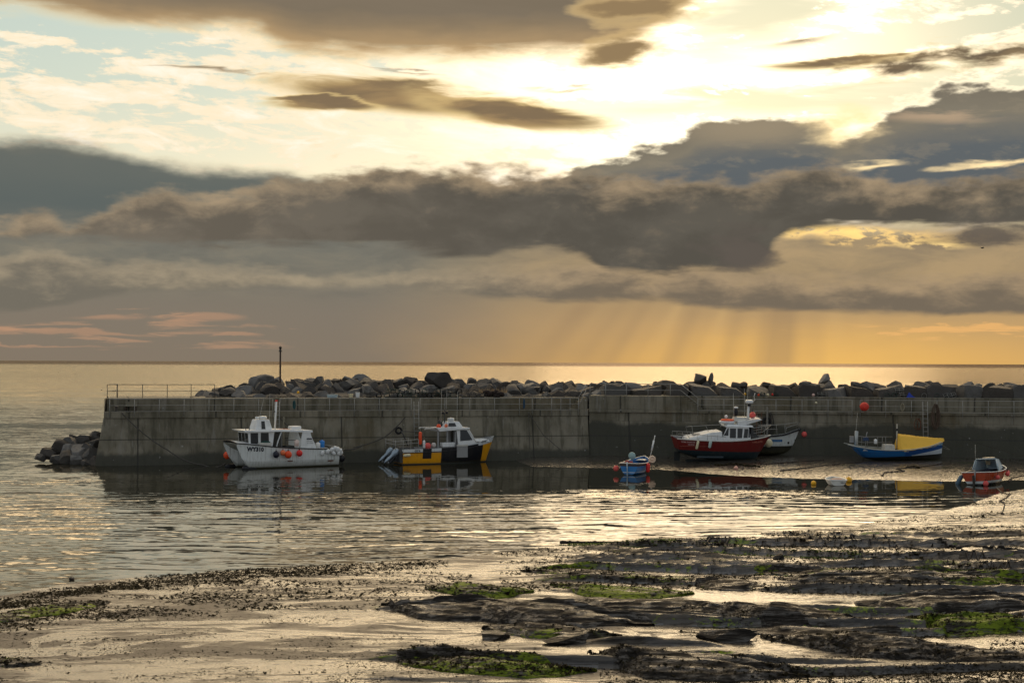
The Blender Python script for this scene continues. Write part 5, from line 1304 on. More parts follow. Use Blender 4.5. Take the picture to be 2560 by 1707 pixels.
# ---- 4 white boat behind it
zg = float(terrain(xat(1900, 126.9), 126.9))
B = boat_root('motor_boat', 1888, 127.0, zg-0.05, 5, 'white boat with black rubber strake, blue name plate and bow rails behind the red boat', 'motor boat')
hm = hull_mat((205, 212, 210), [(-9, 9, -1, 0.92, (14, 15, 14)), (0.95, 2.2, 1.30, 1.52, (40, 90, 150)), (2.75, 2.95, 1.1, 1.3, (14, 15, 20)), (3.5, 3.62, 1.25, 1.5, (14, 15, 20))], 0.4, 0.5, 1.2, 'white_hull_b')
st4 = [(-3.8, 1.2, 1.9, .4, .2, 0, .3), (-1.5, 1.35, 1.86, .2, .22, 0, .3), (.5, 1.35, 1.9, .1, .28, 0, .3), (2.2, 1.15, 2.02, .1, .4, 0, .3), (3.3, .7, 2.3, .3, .55, -.2, .3), (4.0, .28, 2.45, .6, .7, -.4, .2), (4.25, .14, 2.5, .75, .8, -.45, .1)]
h4 = hull('hull', st4, [hm, WHd, GREY], B); strake(st4, 'rubbing_strake', BLK_, B, .09, -.1, .02)
for sy in (-1, 1):
    tb('bow_rail', MT['steel'], B, [(0, sy*1.3, 2.0), (0, sy*1.3, 2.75), (2.2, sy*1.1, 2.85), (3.6, sy*.5, 3.0), (4.1, sy*.2, 2.95), (4.15, sy*.2, 2.45)], .025)
    tb('bow_rail', MT['steel'], B, [(2.5, sy*1.0, 2.1), (2.55, sy*1.0, 2.55), (3.3, sy*.7, 2.75), (3.8, sy*.4, 2.85), (3.85, sy*.4, 2.4)], .025)
    tb('low_rail', MT['steel'], B, [(-.2, sy*1.25, 1.9), (-.2, sy*1.25, 2.4), (1.7, sy*1.15, 2.45), (1.75, sy*1.15, 2.0)], .02)
    for x in (.8, 1.6, 2.4): tb('rail_post', MT['steel'], B, [(x, sy*(1.35-.1*x), 2.0), (x, sy*(1.35-.1*x), 2.82)], .018)
bx('cuddy', WH, B, -2.4, -.4, -.8, .8, 1.6, 2.5, tx=.25, ty=.1)
text_on(h4, 'OCEANSIDE', 1.58, 1.41, .13, -1, paint(120, 170, 200, .6, .1, 0, 'pale_blue_letter'), B, width=.95, bold=.002)
ball_fender(B, (4.35, -.45, 1.95), .24, PINK, 'pink ball fender at the bow of the white boat behind the red one')
ball_fender(B, (0.75, -1.75, 1.25), .36, CREAM, 'large cream fender between the red boat bow and the white boat')

# ---- 5 blue coble with yellow cover
zg = float(terrain(xat(2235, 122.6), 122.6))
B = boat_root('fishing_coble', 2237, 122.6, zg-.05, 2, 'long blue open fishing boat with yellow canvas over its high bow', 'fishing boat', heel=math.radians(2))
hm = hull_mat((26, 104, 168), [(-9, 9, (1.15, 0.02), 9, (58, 128, 186)), (-9, 9, (1.02, .018), (1.05, .018), (14, 60, 110)), (-9, 9, (.76, .02), (.785, .02), (14, 70, 124)), (0.6, 9, (0.40, 0.13), 9, (18, 74, 138)), (1.2, 9, 0.3, (0.30, .19), (198, 208, 214)), (1.2, 9, (.42, .09), (.44, .09), (120, 130, 140)), (-9, 9, -1, (.42, .05), (20, 22, 20)), (-9, 9, (1.34, 0.0), 9, (130, 170, 200))], .4, .25, .5, 'blue_planked_hull')
st5 = [(-4.25, .62, 1.42, .95, .5, .9, .2), (-3.6, .92, 1.28, .5, .5, .45, .25), (-2.4, 1.12, 1.10, .12, .42, .1, .35), (-.8, 1.2, .98, .02, .38, 0, .4), (1, 1.15, 1.04, 0.0, .4, 0, .4), (2.6, .88, 1.26, 0.0, .5, 0, .3), (3.6, .5, 1.52, 0, .62, -.02, .2), (4.15, .03, 1.72, 0.02, .8, -.14, .1)]
h5 = hull('hull', st5, [hm, WHd, paint(120, 118, 104, .7, .4, 0, 'faded_deck')], B, NP=14)
strake(st5, 'gunwale', paint(176, 178, 168, .7, .4, 0, 'faded_gunwale'), B, .05, .0, .0)
CAN = paint(232, 184, 66, .75, .18, 0, 'yellow_canvas')
xs = np.linspace(.22, 4.25, 26); vs = []; F = []; nn_ = 13
rc = random.Random(3)
for x in xs:
    gb = float(interp(x, [(0.2, 1.2), (1, 1.17), (2.6, .9), (3.6, .54), (4.25, .10)]))+.04; gz = float(interp(x, [(0.2, 1.0), (1, 1.04), (2.6, 1.26), (3.6, 1.52), (4.25, 1.78)]))-.02
    rz_ = float(interp(x, [(.2, 2.32), (1.8, 2.12), (3.2, 1.98), (4.25, 1.92)]))
    for k in range(nn_):
        t = k/(nn_-1)*2-1; y = gb*t; u_ = 1-abs(t)
        z = gz-.05+(rz_-gz+.05)*(u_**1.05)
        wr = .014*math.sin(x*9+abs(t)*6)*(1-u_)+.012*math.sin(x*23+t*9)
        vs.append((x, y*(1+.02*math.sin(x*14)*(1-u_)), z+wr-.008*math.sin(x*4.0)*u_))
for i in range(len(xs)-1):
    for k in range(nn_-1): F.append((i*nn_+k, i*nn_+k+1, (i+1)*nn_+k+1, (i+1)*nn_+k))
F.append(tuple(range(nn_))); F.append(tuple(range(25*nn_+nn_-1, 25*nn_-1, -1)))
mb = MB(); mb.add(vs, F); mb.build('canvas_cover', CAN, B, True)
tb('mast', paint(190, 184, 168, .6, .4, 0, 'varnished_mast'), B, [(.16, 0, .7), (.16, 0, 3.15)], .05, 8); bx('mast_band', BLK_, B, .10, .22, -.06, .06, 2.55, 2.75)
tb('cover_lashing', MT['rope_pale'], B, [(4.0, -.15, 1.55), (3.9, -.4, 1.4), (4.6, -.6, 1.0)], .012)
mb = MB(); mb.tube([(-3.45, -.1, 1.1), (-3.42, -.1, 2.55)], .11, 8); mb.tube([(-3.28, .1, 1.1), (-3.26, .1, 2.5)], .09, 8); mb.build('exhaust_stack', paint(178, 184, 184, .45, .3, .2, 'pale_steel'), B, True)
bx('switch_box', GREY, B, -3.95, -3.62, -.15, .05, 1.55, 2.1); tb('aerial', WHd, B, [(-3.40, 0, 2.55), (-3.28, 0, 4.1)], .02, 5, r2=.008)
for z in (1.95, 1.45): tb('deck_rail', MT['steel'], B, [(-3.2, .95, z+.1), (-2.4, 1.0, z), (.1, 1.1, z)], .024)
for x in (-2.6, -2.1, -1.2, -.8, -.5): tb('deck_rail_post', MT['steel'], B, [(x, 1.03, 1.0), (x, 1.03, 1.97)], .018)
tb('tiller_post', GREY, B, [(-2.6, 0, 1.0), (-2.5, 0, 2.15), (-2.42, 0, 2.45)], .035); bx('winch', paint(30, 56, 90, .6, .4, 0, 'blue_winch'), B, -2.8, -2.3, -.2, .2, 1.7, 2.0, tx=.08, ty=.05)
bx('engine_box', WHd, B, -1.05, -.1, -.5, .5, .8, 1.38, tx=.06, ty=.05); bx('thwart', WHd, B, -3.0, -2.6, -1.0, 1.0, .98, 1.04)
BH = paint(190, 200, 205, .6, .2, 0, 'white_lettering')
text_on(h5, 'BH.5', -2.85, .93, .19, -1, BH, B, width=.36, bold=.004); text_on(h5, 'BH.5', .65, .88, .19, -1, BH, B, width=.38, bold=.004); text_on(h5, 'GIRL ASHLEY', 2.95, 1.24, .13, -1, BH, B, width=.95, bold=.001, slope=.13)
drum(B, (-1.75, -.2, 1.45), .14, .38, WH, 'white plastic can on the rail of the blue coble', 'can')
# red ball on the wall rail
mb = MB(); mb.sphere((0, 0, 0), .40, 18, 13); o = mb.build('buoy', paint(214, 56, 40, .6, .25, 0, 'orange_red'), None, True); o.location = wp(2160, -.35, 5.0); tag(o, 'big orange red ball hung on the wall railing above the blue coble stern', 'buoy')
mb = MB(); mb.tube([(0, .1, .38), (0, .15, .75)], .02, 5); mb.build('hanging_rope', MT['rope'], o, True)
mb = MB(); mb.sphere((0, 0, 0), .11, 12, 8); o = mb.build('buoy', CREAM, None, True); o.location = wp(2040, -.25, 5.3); tag(o, 'small cream float hung on the rail below the grey creel', 'float')

# ---- open boats
def open_boat(root, L, Bm, D, mat, gun, inner, sheer=.25, thwarts=2, rake=.25, full=.32):
    st = [(-L/2, Bm*.40, D*1.02, .10, full, 0.05, D*.7), (-L/4, Bm*.48, D*.98, .02, full, 0, D*.7), (0, Bm*.5, D, 0, full, 0, D*.7), (L/4, Bm*.42, D+sheer*.3, 0.0, full+.12, -.03, D*.7), (L*.4, Bm*.22, D+sheer*.7, .04, full+.35, -rake*.6, D*.6), (L/2, .02, D+sheer, .12, .9, -rake, D*.3)]
    h = hull('hull', st, [mat, gun, inner], root); strake(st, 'gunwale', gun, root, .035, .0, .0)
    mb = MB(); a = sheer_line(st, 0, 0, 1)[0]; mb.tube([a, (a.x, -a.y, a.z)], .04, 6); mb.build('transom_cap', gun, root, True)
    for i in range(thwarts):
        x = -L*.22+i*L*.3; mb = MB(); mb.box(x-.12, x+.12, -Bm*.43, Bm*.43, D*.62, D*.66); mb.build('thwart', inner, root)
    return h, st
# 6 small blue boat
B = boat_root('open_boat', 1592, 113.6, -.12, 68, 'small blue open boat with white gunwale and tall aerial, stern towards the viewer', 'open boat', trim=0.0)
hm = hull_mat((44, 124, 190), [(-9, 9, -1, .16, (20, 26, 30)), (-9, 9, .30, .35, (210, 220, 225)), (-9, 9, .80, 9, (60, 52, 50))], .4, .3, .3, 'light_blue_hull')
h6, st6 = open_boat(B, 4.2, 1.95, 1.02, hm, paint(226, 220, 205, .5, .3, 0, 'pale_gunwale'), paint(40, 100, 158, .55, .4, 0, 'blue_inside'), .35)
tb('rudder_stock', paint(170, 190, 200, .5, .2, 0, 'pale_rudder'), B, [(-2.22, .1, 1.15), (-2.18, .08, .2)], .05); bx('rudder_blade', paint(170, 190, 200, .5, .2, 0, 'pale_rudder'), B, -2.3, -2.1, .06, .1, -.1, .5)
mb = MB(); mb.lathe([(.03, -.08), (.28, -.06), (.30, 0), (.28, .06), (.03, .08)], 18, axis='x', loc=(-.1, .35, 1.5)); mb.build('pot_hauler', paint(150, 180, 178, .5, .3, 0, 'pale_green_wheel'), B, True)
tb('hauler_post', GREY, B, [(-.05, .35, .5), (-.05, .35, 1.5)], .04)
bx('foredeck', WHd, B, .95, 1.9, -.38, .38, 1.08, 1.16, tx=.05, ty=.15)
tb('aerial_pole', WHd, B, [(1.0, -.75, 1.0), (1.2, -1.15, 3.0)], .04, 6); tb('aerial_tube', WH, B, [(1.1, -.93, 1.9), (1.17, -1.08, 2.7)], .07, 8)
mb = MB(); mb.sphere((1.2, -1.16, 3.05), .06, 8, 6); mb.build('aerial_tip', WH, B, True)
bx('engine_box', paint(90, 96, 100, .5, .4, 0, 'dark_box'), B, -.9, -.3, -.25, .25, .5, .85)
w = B.matrix_world @ Vector((-.9, .5, 1.0)); mb = MB(); mb.sphere((0, 0, 0), .2, 12, 8); mb.sphere((.3, -.1, -.03), .17, 12, 8); o = mb.build('float', paint(150, 40, 42, .6, .3, 0, 'dark_red'), None, True); o.location = w; tag(o, 'dark red floats lying inside the small blue boat', 'float')
w = B.matrix_world @ Vector((.55, -1.12, 1.22)); mb = MB(); mb.tube([(.23*math.cos(t), 0, .23*math.sin(t)) for t in np.linspace(0, 6.283, 21)[:-1]], .075, 8, closed=True); mb.lathe([(.02, -.03), (.19, -.02), (.19, .02), (.02, .03)], 14, axis='y'); o = mb.build('fender', paint(232, 206, 180, .5, .3, 0, 'pale_ring'), None, True); o.location = w; o.rotation_euler = (0, 0, .15); tag(o, 'pale round ring fender on the right gunwale of the small blue boat', 'fender')
cyl_fender(B, (-.6, -1.12, .62), .16, .5, RED, 'bright red fender on the right side of the small blue boat', .05)
ball_fender(B, (-2.05, 1.05, .62), .22, PINK, 'faded pink fender at the left corner of the small blue boat')
# 7 orange boat at the right
gp = ground(2468, 1212)
B = boat_root('cabin_boat', 2470, 105.2, max(float(terrain(xat(2470, 105.2), 105.2)), 0)-.22, 50, 'varnished orange boat with open white cuddy at the far right', 'cabin boat', heel=math.radians(-4))
hm = hull_mat((172, 66, 24), [(-9, 9, -1, .34, (14, 16, 20)), (-9, 9, .34, .52, (190, 200, 200))], .28, .3, .3, 'varnished_wood')
h7, st7 = open_boat(B, 4.9, 2.35, 1.15, hm, paint(214, 218, 214, .5, .3, 0, 'white_gunwale'), paint(26, 32, 50, .7, .3, 0, 'navy_inside'), .35, 1)
CW = paint(170, 188, 196, .45, .25, 0, 'pale_blue_white')
mb = MB()
for sy in (-1, 1): mb.poly([(-.25, sy*.98, 1.1), (1.5, sy*.62, 1.25), (1.0, sy*.55, 1.9), (.0, sy*.72, 2.0)], (0, -.05*sy, 0))
mb.build('cuddy_side', CW, B)
mb = MB(); mb.poly([(-.1, -.74, 1.98), (1.05, -.56, 1.9), (1.05, .56, 1.9), (-.1, .74, 1.98)], (0, 0, .06)); mb.build('cuddy_roof', CW, B, bevel=.01)
mb = MB(); mb.poly([(1.05, -.56, 1.9), (1.05, .56, 1.9), (1.6, .6, 1.25), (1.6, -.6, 1.25)], (.04, 0, 0)); mb.build('cuddy_front', CW, B)
mb = MB(); mb.poly([(1.0, .1, 1.55), (1.0, .45, 1.55), (1.0, .45, 1.82), (1.0, .1, 1.82)], (-.02, 0, 0)); mb.build('window', paint(190, 170, 130, .3, .1, 0, 'bright_pane'), B)
for sy in (-1, 1): tb('cuddy_frame', CW, B, [(-.35, sy*1.02, 1.1), (-.08, sy*.76, 2.0)], .05)
tb('cuddy_frame', CW, B, [(-.08, -.76, 2.02), (-.08, .76, 2.02)], .05)
bx('roof_hatch', paint(210, 190, 160, .5, .3, 0, 'cream_hatch'), B, .2, .8, -.35, .35, 2.05, 2.12)
bx('foredeck', CW, B, 1.3, 2.2, -.42, .42, 1.22, 1.3, ty=.15)
tb('aerial', WHd, B, [(-.2, .75, 1.95), (-.35, .62, 3.1)], .02, 5, r2=.01)
tb('tiller', GREY, B, [(-2.5, -.1, 1.35), (-2.5, -.05, .5)], .05); bx('rudder', paint(60, 56, 50, .7, .4, 0, 'dark_rudder'), B, -2.75, -2.5, -.04, .04, .1, .95)
mb = MB(); mb.sphere((-1.6, .55, 1.1), .35, 12, 8, (1, 1, .6)); mb.build('black_cover', BLK_, B, True)
for (x, y, z, r, lb) in ((-1.15, -1.22, .72, .16, 'pink ball on the sunlit side of the orange boat'), (.8, -1.2, .85, .17, 'coral ball near the bow of the orange boat'), (1.15, -1.1, .95, .15, 'second coral ball nearest the bow of the orange boat'), (-2.3, -.75, .35, .20, 'striped pink ball at the stern corner of the orange boat')): ball_fender(B, (x, y, z), r, PINK, lb)
f = cyl_fender(B, (-2.2, 1.25, .6), .17, .6, paint(70, 100, 120, .5, .3, 0, 'slate_blue'), 'slate blue fender on the left corner of the orange boat', .5)
# 8 white dinghy
B = boat_root('dinghy', 2089, 103.4, -.10, 88, 'tiny white dinghy floating between two yellow buoys', 'dinghy')
hm = hull_mat((214, 216, 210), [(-9, 9, -1, .12, (120, 120, 110))], .4, .25, .2, 'dinghy_white')
open_boat(B, 2.3, 1.45, .52, hm, WH, WHd, .08, 1, .2, .25)
w = B.matrix_world @ Vector((-.3, 0, .5)); mb = MB(); mb.sphere((0, 0, 0), .25, 12, 8, (1.7, 1, .45)); mb.sphere((.22, 0, .02), .16, 10, 7, (1.3, 1, .6)); o = mb.build('canvas_bundle', paint(222, 184, 158, .8, .2, 0, 'peach_canvas'), None, True); o.location = w; tag(o, 'peach coloured bundle lying in the white dinghy', 'bundle')
transom_text('Seahorse', -1.165, -.32, .36, .10, DGREY, B)
# buoys in the water
def buoy(px, py, r, mat, label):
    z = 0.0; p = at_z(px, py, 0); mb = MB(); mb.sphere((0, 0, r*.55), r, 18, 13, (1, 1, .95)); mb.lathe([(r*.2, r*1.45), (r*.16, r*1.6), (r*.05, r*1.65)], 8); o = mb.build('buoy', mat, None, True); o.location = (p.x, p.y, max(0, float(terrain(p.x, p.y)))); tag(o, label, 'buoy')
    return o
buoy(2034, 1211, .19, YEL, 'smaller yellow buoy left of the white dinghy'); buoy(2122, 1204, .24, YEL, 'larger yellow buoy right of the white dinghy'); buoy(1840, 1178, .18, paint(226, 170, 150, .6, .3, 0, 'pale_pink'), 'pale pink buoy at the mud edge before the red boat')

# ------------------------------------------------------------------ gear along the wall top
def creel(px, off, z, label, rz=0.0, pitch=0.0, frame=None, netc=None, group=None, L=.75, Wd=.42, H=.38, roll=0.0):
    e = empty('lobster_creel', wp(px, off, z), rz, roll, pitch); tag(e, label, 'lobster creel', group)
    frame = frame or MT['steel']
    mb = MB(); n = 7
    for x in (-L/2, 0, L/2):
        mb.tube([(x, -Wd/2, 0), (x, -Wd/2, H*.55)]+[(x, -Wd/2*math.cos(t), H*.55+H*.45*math.sin(t)) for t in np.linspace(.2, math.pi-.2, n)]+[(x, Wd/2, H*.55), (x, Wd/2, 0)], .014, 5)
    for y, z_ in ((-Wd/2, 0), (Wd/2, 0), (-Wd/2, H*.55), (Wd/2, H*.55), (0, H)): mb.tube([(-L/2, y, z_), (L/2, y, z_)], .014, 5)
    for x in (-L/2, L/2): mb.tube([(x, -Wd/2, 0), (x, Wd/2, 0)], .014, 5)
    mb.build('frame', frame, e, True)
    mb = MB(); 
    for x in np.linspace(-L/2, L/2, 11): mb.tube([(x, -Wd/2*.98, 0), (x, -Wd/2*.98, H*.55)]+[(x, -Wd/2*.98*math.cos(t), H*.55+H*.44*math.sin(t)) for t in np.linspace(.3, math.pi-.3, 5)]+[(x, Wd/2*.98, H*.55), (x, Wd/2*.98, 0)], .006, 3, cap=False)
    for t in np.linspace(0, math.pi, 9): mb.tube([(-L/2, -Wd/2*.97*math.cos(t), H*.98*math.sin(t)**.6), (L/2, -Wd/2*.97*math.cos(t), H*.98*math.sin(t)**.6)], .006, 3, cap=False)
    mb.box(-L/2+.03, L/2-.03, -Wd/2+.05, Wd/2-.05, 0.01, .06); mb.build('netting', netc or BLK_, e, True)
    return e
rr = random.Random(8)
BKN = paint(24, 30, 30, .9, .3, 0, 'black_net'); GRN = paint(60, 84, 74, .9, .3, 0, 'green_twine')
px = 938
gi = 0
while px < 1165:
    for lev in range(2 if 972 < px < 1150 and rr.random() < .8 else 1):
        creel(px+rr.uniform(-3, 3)+lev*8, 1.75+rr.uniform(-.1, .5), TOPZ+.02+lev*.38, ('dark creel in the %s layer of the long stack above the yellow boat' % ('lower' if lev == 0 else 'upper')), rr.uniform(-.3, .3)+rr.choice((0, 1.57)), rr.uniform(-.05, .05), BKN if rr.random() < .6 else GRN, BKN, 'creels stacked above the yellow boat')
    px += rr.uniform(15, 20)
for i, px in enumerate((1175, 1192, 1212)): creel(px, 1.9, TOPZ+.02, ('grey creel right of the dark creel stack, next to the net pile' if i == 2 else 'grey creel between the dark stack and the net pile'), rr.uniform(-.3, .3), 0, DGREY, BKN, 'grey creels by the net pile')
# dark net pile with dry grass
mb = MB(); 
for i in range(26): mb.sphere((rr.uniform(-.85, .85), rr.uniform(-.3, .3), rr.uniform(.1, .5)), rr.uniform(.12, .26), 7, 5, (1.2, 1, .8))
o = mb.build('net_pile', paint(44, 34, 30, .95, .4, 0, 'dark_brown_net'), None); o.location = wp(1246, 2.0, TOPZ); tag(o, 'dark brown heap of nets above the bow of the yellow boat', 'net pile')
mb = MB()
for i in range(160):
    a = rr.uniform(-1.3, 1.3); y = rr.uniform(-.3, .6); h = rr.uniform(.25, .6); d = rr.uniform(-.15, .15); mb.add([(a, y, 0), (a+.03, y, 0), (a+d, y, h)], [(0, 1, 2)])
o = mb.build('dry_grass', paint(176, 150, 112, .9, .2, 0, 'dry_straw'), None); o.location = wp(1252, 3.1, TOPZ+.35); stuff(o, 'dry straw coloured grass growing behind the net heap', 'grass')
GG = 'creels on the right wall'
for (px, off, z, rz, pit, roll, lb) in ((1876, 2.3, .2, .1, 0, 0, 'dark creel between the red boat aerials and the coral floats'), (1907, 2.2, .2, 1.5, 0, 0, 'round ended black creel beside the coral floats above the red boat'), (1942, 2.2, .2, .3, 0, 0, 'flattened dark creel right of the small red float'), (2057, 2.2, .2, 0, 0, 0, 'lone grey creel on the wall between the red boat and the orange red ball'),
    (2222, 2.2, .2, 1.5, 0, 0, 'dark creel at the left end of the row by the blue sheet'), (2240, 2.2, .2, 1.5, 0, 0, 'second dark creel from the left in the row by the blue sheet'), (2264, 2.2, .2, .1, 0, 0, 'pale framed creel just left of the blue sheet'), (2254, 2.6, .62, .05, 0, 0, 'creel stacked above the pale framed one left of the blue sheet'),
    (2304, 2.5, .5, .2, -.6, 0, 'creel tipped on end just right of the blue sheet'), (2316, 2.2, .2, 1.3, 0, .2, 'pale arched creel second right of the blue sheet'), (2350, 2.3, .2, 1.3, 0, 0, 'creel with square frame right of the green box'), (2376, 2.2, .2, .1, -.2, 0, 'long pale creel leaning at the right end of the row'), (2386, 2.0, .2, .2, -.3, 0, 'low pale creel lying before the leaning one')):
    creel(px, off-.35, TOPZ+z, lb, rz, pit, roll=roll, frame=MT['steel'] if 'pale' in lb or 'grey' in lb else GRN, netc=BKN)
mb = MB(); mb.add([(-.5, -.3, 0), (.5, -.3, 0), (.55, .3, 0), (-.5, .35, 0), (-.06, -.02, .82), (.05, -.02, .86), (.05, .08, .84), (-.28, -.2, .45), (.3, -.18, .48)], [(0, 1, 8, 7), (7, 8, 5, 4), (1, 2, 6, 5, 8), (2, 3, 6), (3, 0, 7, 4, 6), (4, 5, 6)]); o = mb.build('blue_sheet', paint(24, 58, 170, .6, .2, 0, 'royal_blue'), None, bevel=.02); o.location = wp(2285, 1.95, TOPZ+.2); tag(o, 'royal blue sheet peaked like a small tent among the creels', 'tarpaulin')
box_thing(pierR, 'fish_box', paint(34, 62, 54, .7, .4, 0, 'dark_green'), pierR.matrix_world.inverted() @ wp(2331, 2.0, TOPZ+.2), (.6, .4, .35), 'dark green box on the wall right of the blue sheet', 'fish box')
def wfloat(px, z, r, mat, lb, off=1.9):
    mb = MB(); mb.sphere((0, 0, r), r, 12, 8); mb.lathe([(r*.2, r*1.9), (r*.15, r*2.15)], 6); o = mb.build('float', mat, None, True); o.location = wp(px, off, z); tag(o, lb, 'float')
wfloat(1892, TOPZ+.22, .16, PINK, 'coral float left of the round black creel'); wfloat(1897, TOPZ+.2, .12, ORG, 'small orange float touching the coral float', 1.7); wfloat(1921, TOPZ+.2, .13, CREAM, 'cream float right of the round black creel'); wfloat(1933, TOPZ+.25, .12, RED, 'small red float left of the flattened creel'); wfloat(2036, TOPZ+.2, .15, paint(226, 190, 176, .6, .3, 0, 'blush'), 'blush coloured float left of the lone grey creel'); wfloat(1863, TOPZ+.25, .12, YEL, 'yellowish float by the aerials of the red boat'); wfloat(751, TOPZ+.35, .12, YEL, 'small yellow float on the rocks above the white boat')
pl = MT['wallTop']
def topbox(px, s, mat, lb, off=1.9, cat='fish box'):
    mb = MB(); mb.box(-s[0]/2, s[0]/2, -s[1]/2, s[1]/2, 0, s[2], tx=-.03, ty=-.02); o = mb.build('fish_box' if cat == 'fish box' else 'can', mat, None, bevel=.03); o.location = wp(px, off, TOPZ+.002); tag(o, lb, cat)
    mb = MB(); mb.box(-s[0]/2-.04, s[0]/2+.04, -s[1]/2-.04, s[1]/2+.04, s[2]+.002, s[2]+.04); mb.build('rim', mat, o)
topbox(838, (.85, .4, .24), paint(170, 190, 196, .6, .3, 0, 'pale_blue_box'), 'long pale blue fish box on the wall above the white boat stern'); topbox(885, (.28, .28, .28), CREAM, 'small cream tub between the pale blue box and the white can', cat='can'); topbox(902, (.3, .28, .42), WH, 'tall white can on the wall right of the cream tub', cat='can')

# ------------------------------------------------------------------ ropes and chains on the beach
def groundrope(pxs, r, mat, label, jit=.5, name='mooring_chain', cat='chain', wild=0.0, emb=.6):
    rj = random.Random(len(label)); pts = []
    for i in range(len(pxs)-1):
        a, b = pxs[i], pxs[i+1]; n = max(2, int(abs(b[0]-a[0])/7+abs(b[1]-a[1])/4))
        for k in range(n):
            t = k/n; x = a[0]+(b[0]-a[0])*t; y = a[1]+(b[1]-a[1])*t+rj.uniform(-jit, jit); pts.append(ground(x, y, r*emb))
    pts.append(ground(*pxs[-1], r*emb)); base = pts[0].copy()
    out = [p-base for p in pts]; mb = MB(); mb.tube(out, r, 6)
    for q in out:
        if rj.random() < .5: mb.sphere(q+Vector((rj.uniform(-.05, .05), rj.uniform(-.05, .05), 0)), r*rj.uniform(1.1, 2.2), 6, 4, (1.5, 1, .8))
    o = mb.build(name, mat, None, True); o.location = base; return tag(o, label, cat)
groundrope([(1405, 1356), (1500, 1357), (1600, 1357), (1720, 1356), (1900, 1351), (2100, 1350), (2235, 1350), (2330, 1358), (2460, 1367), (2600, 1380)], .05, MT['chain'], 'thick weedy chain running right across the mud from the water edge')
groundrope([(1960, 1377), (2120, 1389), (2280, 1402), (2420, 1415), (2600, 1421)], .03, MT['chain'], 'thin chain nearest the viewer crossing the right mud')
groundrope([(2220, 1360), (2330, 1378), (2450, 1392), (2600, 1407)], .028, MT['chain'], 'thin middle chain crossing the mud at the far right')
groundrope([(2492, 1220), (2505, 1232), (2525, 1236), (2515, 1246), (2500, 1252), (2512, 1262), (2505, 1285)], .04, MT['chain'], 'looped mooring rope on the mud below the orange boat', name='mooring_rope', cat='rope')
groundrope([(2522, 1205), (2530, 1196), (2600, 1180)], .04, MT['chain'], 'mooring rope going right from the orange boat', name='mooring_rope', cat='rope')
groundrope([(1900, 1162), (2000, 1154), (2060, 1150)], .05, MT['chain'], 'short chain on the mud bank right of the red boat')
groundrope([(1950, 1178), (2080, 1162), (2160, 1154)], .05, MT['chain'], 'long chain on the mud bank below the blue coble stern')
groundrope([(2205, 1190), (2210, 1182), (2262, 1178), (2240, 1172), (2300, 1168), (2350, 1160)], .05, MT['chain'], 'zigzag chain on the mud bank below the yellow cover')
groundrope([(2270, 1169), (2285, 1167), (2300, 1170)], .08, MT['weed'], 'dark weed clump on the chain below the yellow cover', name='weed_clump', cat='seaweed')
groundrope([(1790, 1164), (1840, 1160), (1900, 1168)], .07, MT['weed'], 'dark weed clump on the mud edge below the red bow', name='weed_clump', cat='seaweed', jit=2)

# ------------------------------------------------------------------ birds
def bird(p, s, label, flying=False, rz=0.0):
    mb = MB(); c = Vector((0, 0, 0))
    prof = [(0.01, -.5), (.10, -.38), (.19, -.1), (.17, .18), (.09, .36), (.02, .42)]
    mb.lathe([(r*s, z*s) for r, z in prof], 10, (0, 0, .14*s if not flying else 0), axis='x')
    mb.sphere((.42*s, 0, .30*s if not flying else .05*s), .11*s, 10, 7); mb.tube([(.5*s, 0, .30*s if not flying else .04*s), (.66*s, 0, .27*s if not flying else .02*s)], .03*s, 5, r2=.01*s)
    if flying:
        for sy in (-1, 1): mb.add([(0.1*s, 0, .02*s), (-.2*s, 0, .02*s), (-.15*s, sy*.7*s, .25*s), (.12*s, sy*.75*s, .25*s), (-.2*s, sy*1.4*s, .1*s)], [(0, 1, 2, 3), (3, 2, 4)])
    else: mb.tube([(.3*s, 0, .22*s), (.4*s, 0, .3*s)], .07*s, 6)
    o = mb.build('seabird', paint(34, 30, 28, .8, .2, 0, 'dark_feather') if not flying else paint(60, 56, 52, .8, .2, 0, 'grey_feather'), None, True); o.location = p; o.rotation_euler = (0, 0, rz); return tag(o, label, 'seabird')
for px, py, lb in ((188, 934, 'dark seabird floating on the sea, right one of the pair at the left'), (147, 931, 'distant seabird floating left of the other one near the left edge'), (1363, 928, 'dark seabird on the sea above the inner corner of the wall'), (1689, 933, 'dark seabird on the sea left of the pale wedge rock')):
    p = at_z(px, py, 0); bird(p, .9, lb, rz=rf.uniform(0, 3))
bird(at_z(254, 975, 0), .5, 'small dark seabird on the water beside the pier railing')
bird(at_y(2456, 620, 170), .42, 'gull gliding in the sky at the right', True, .1)
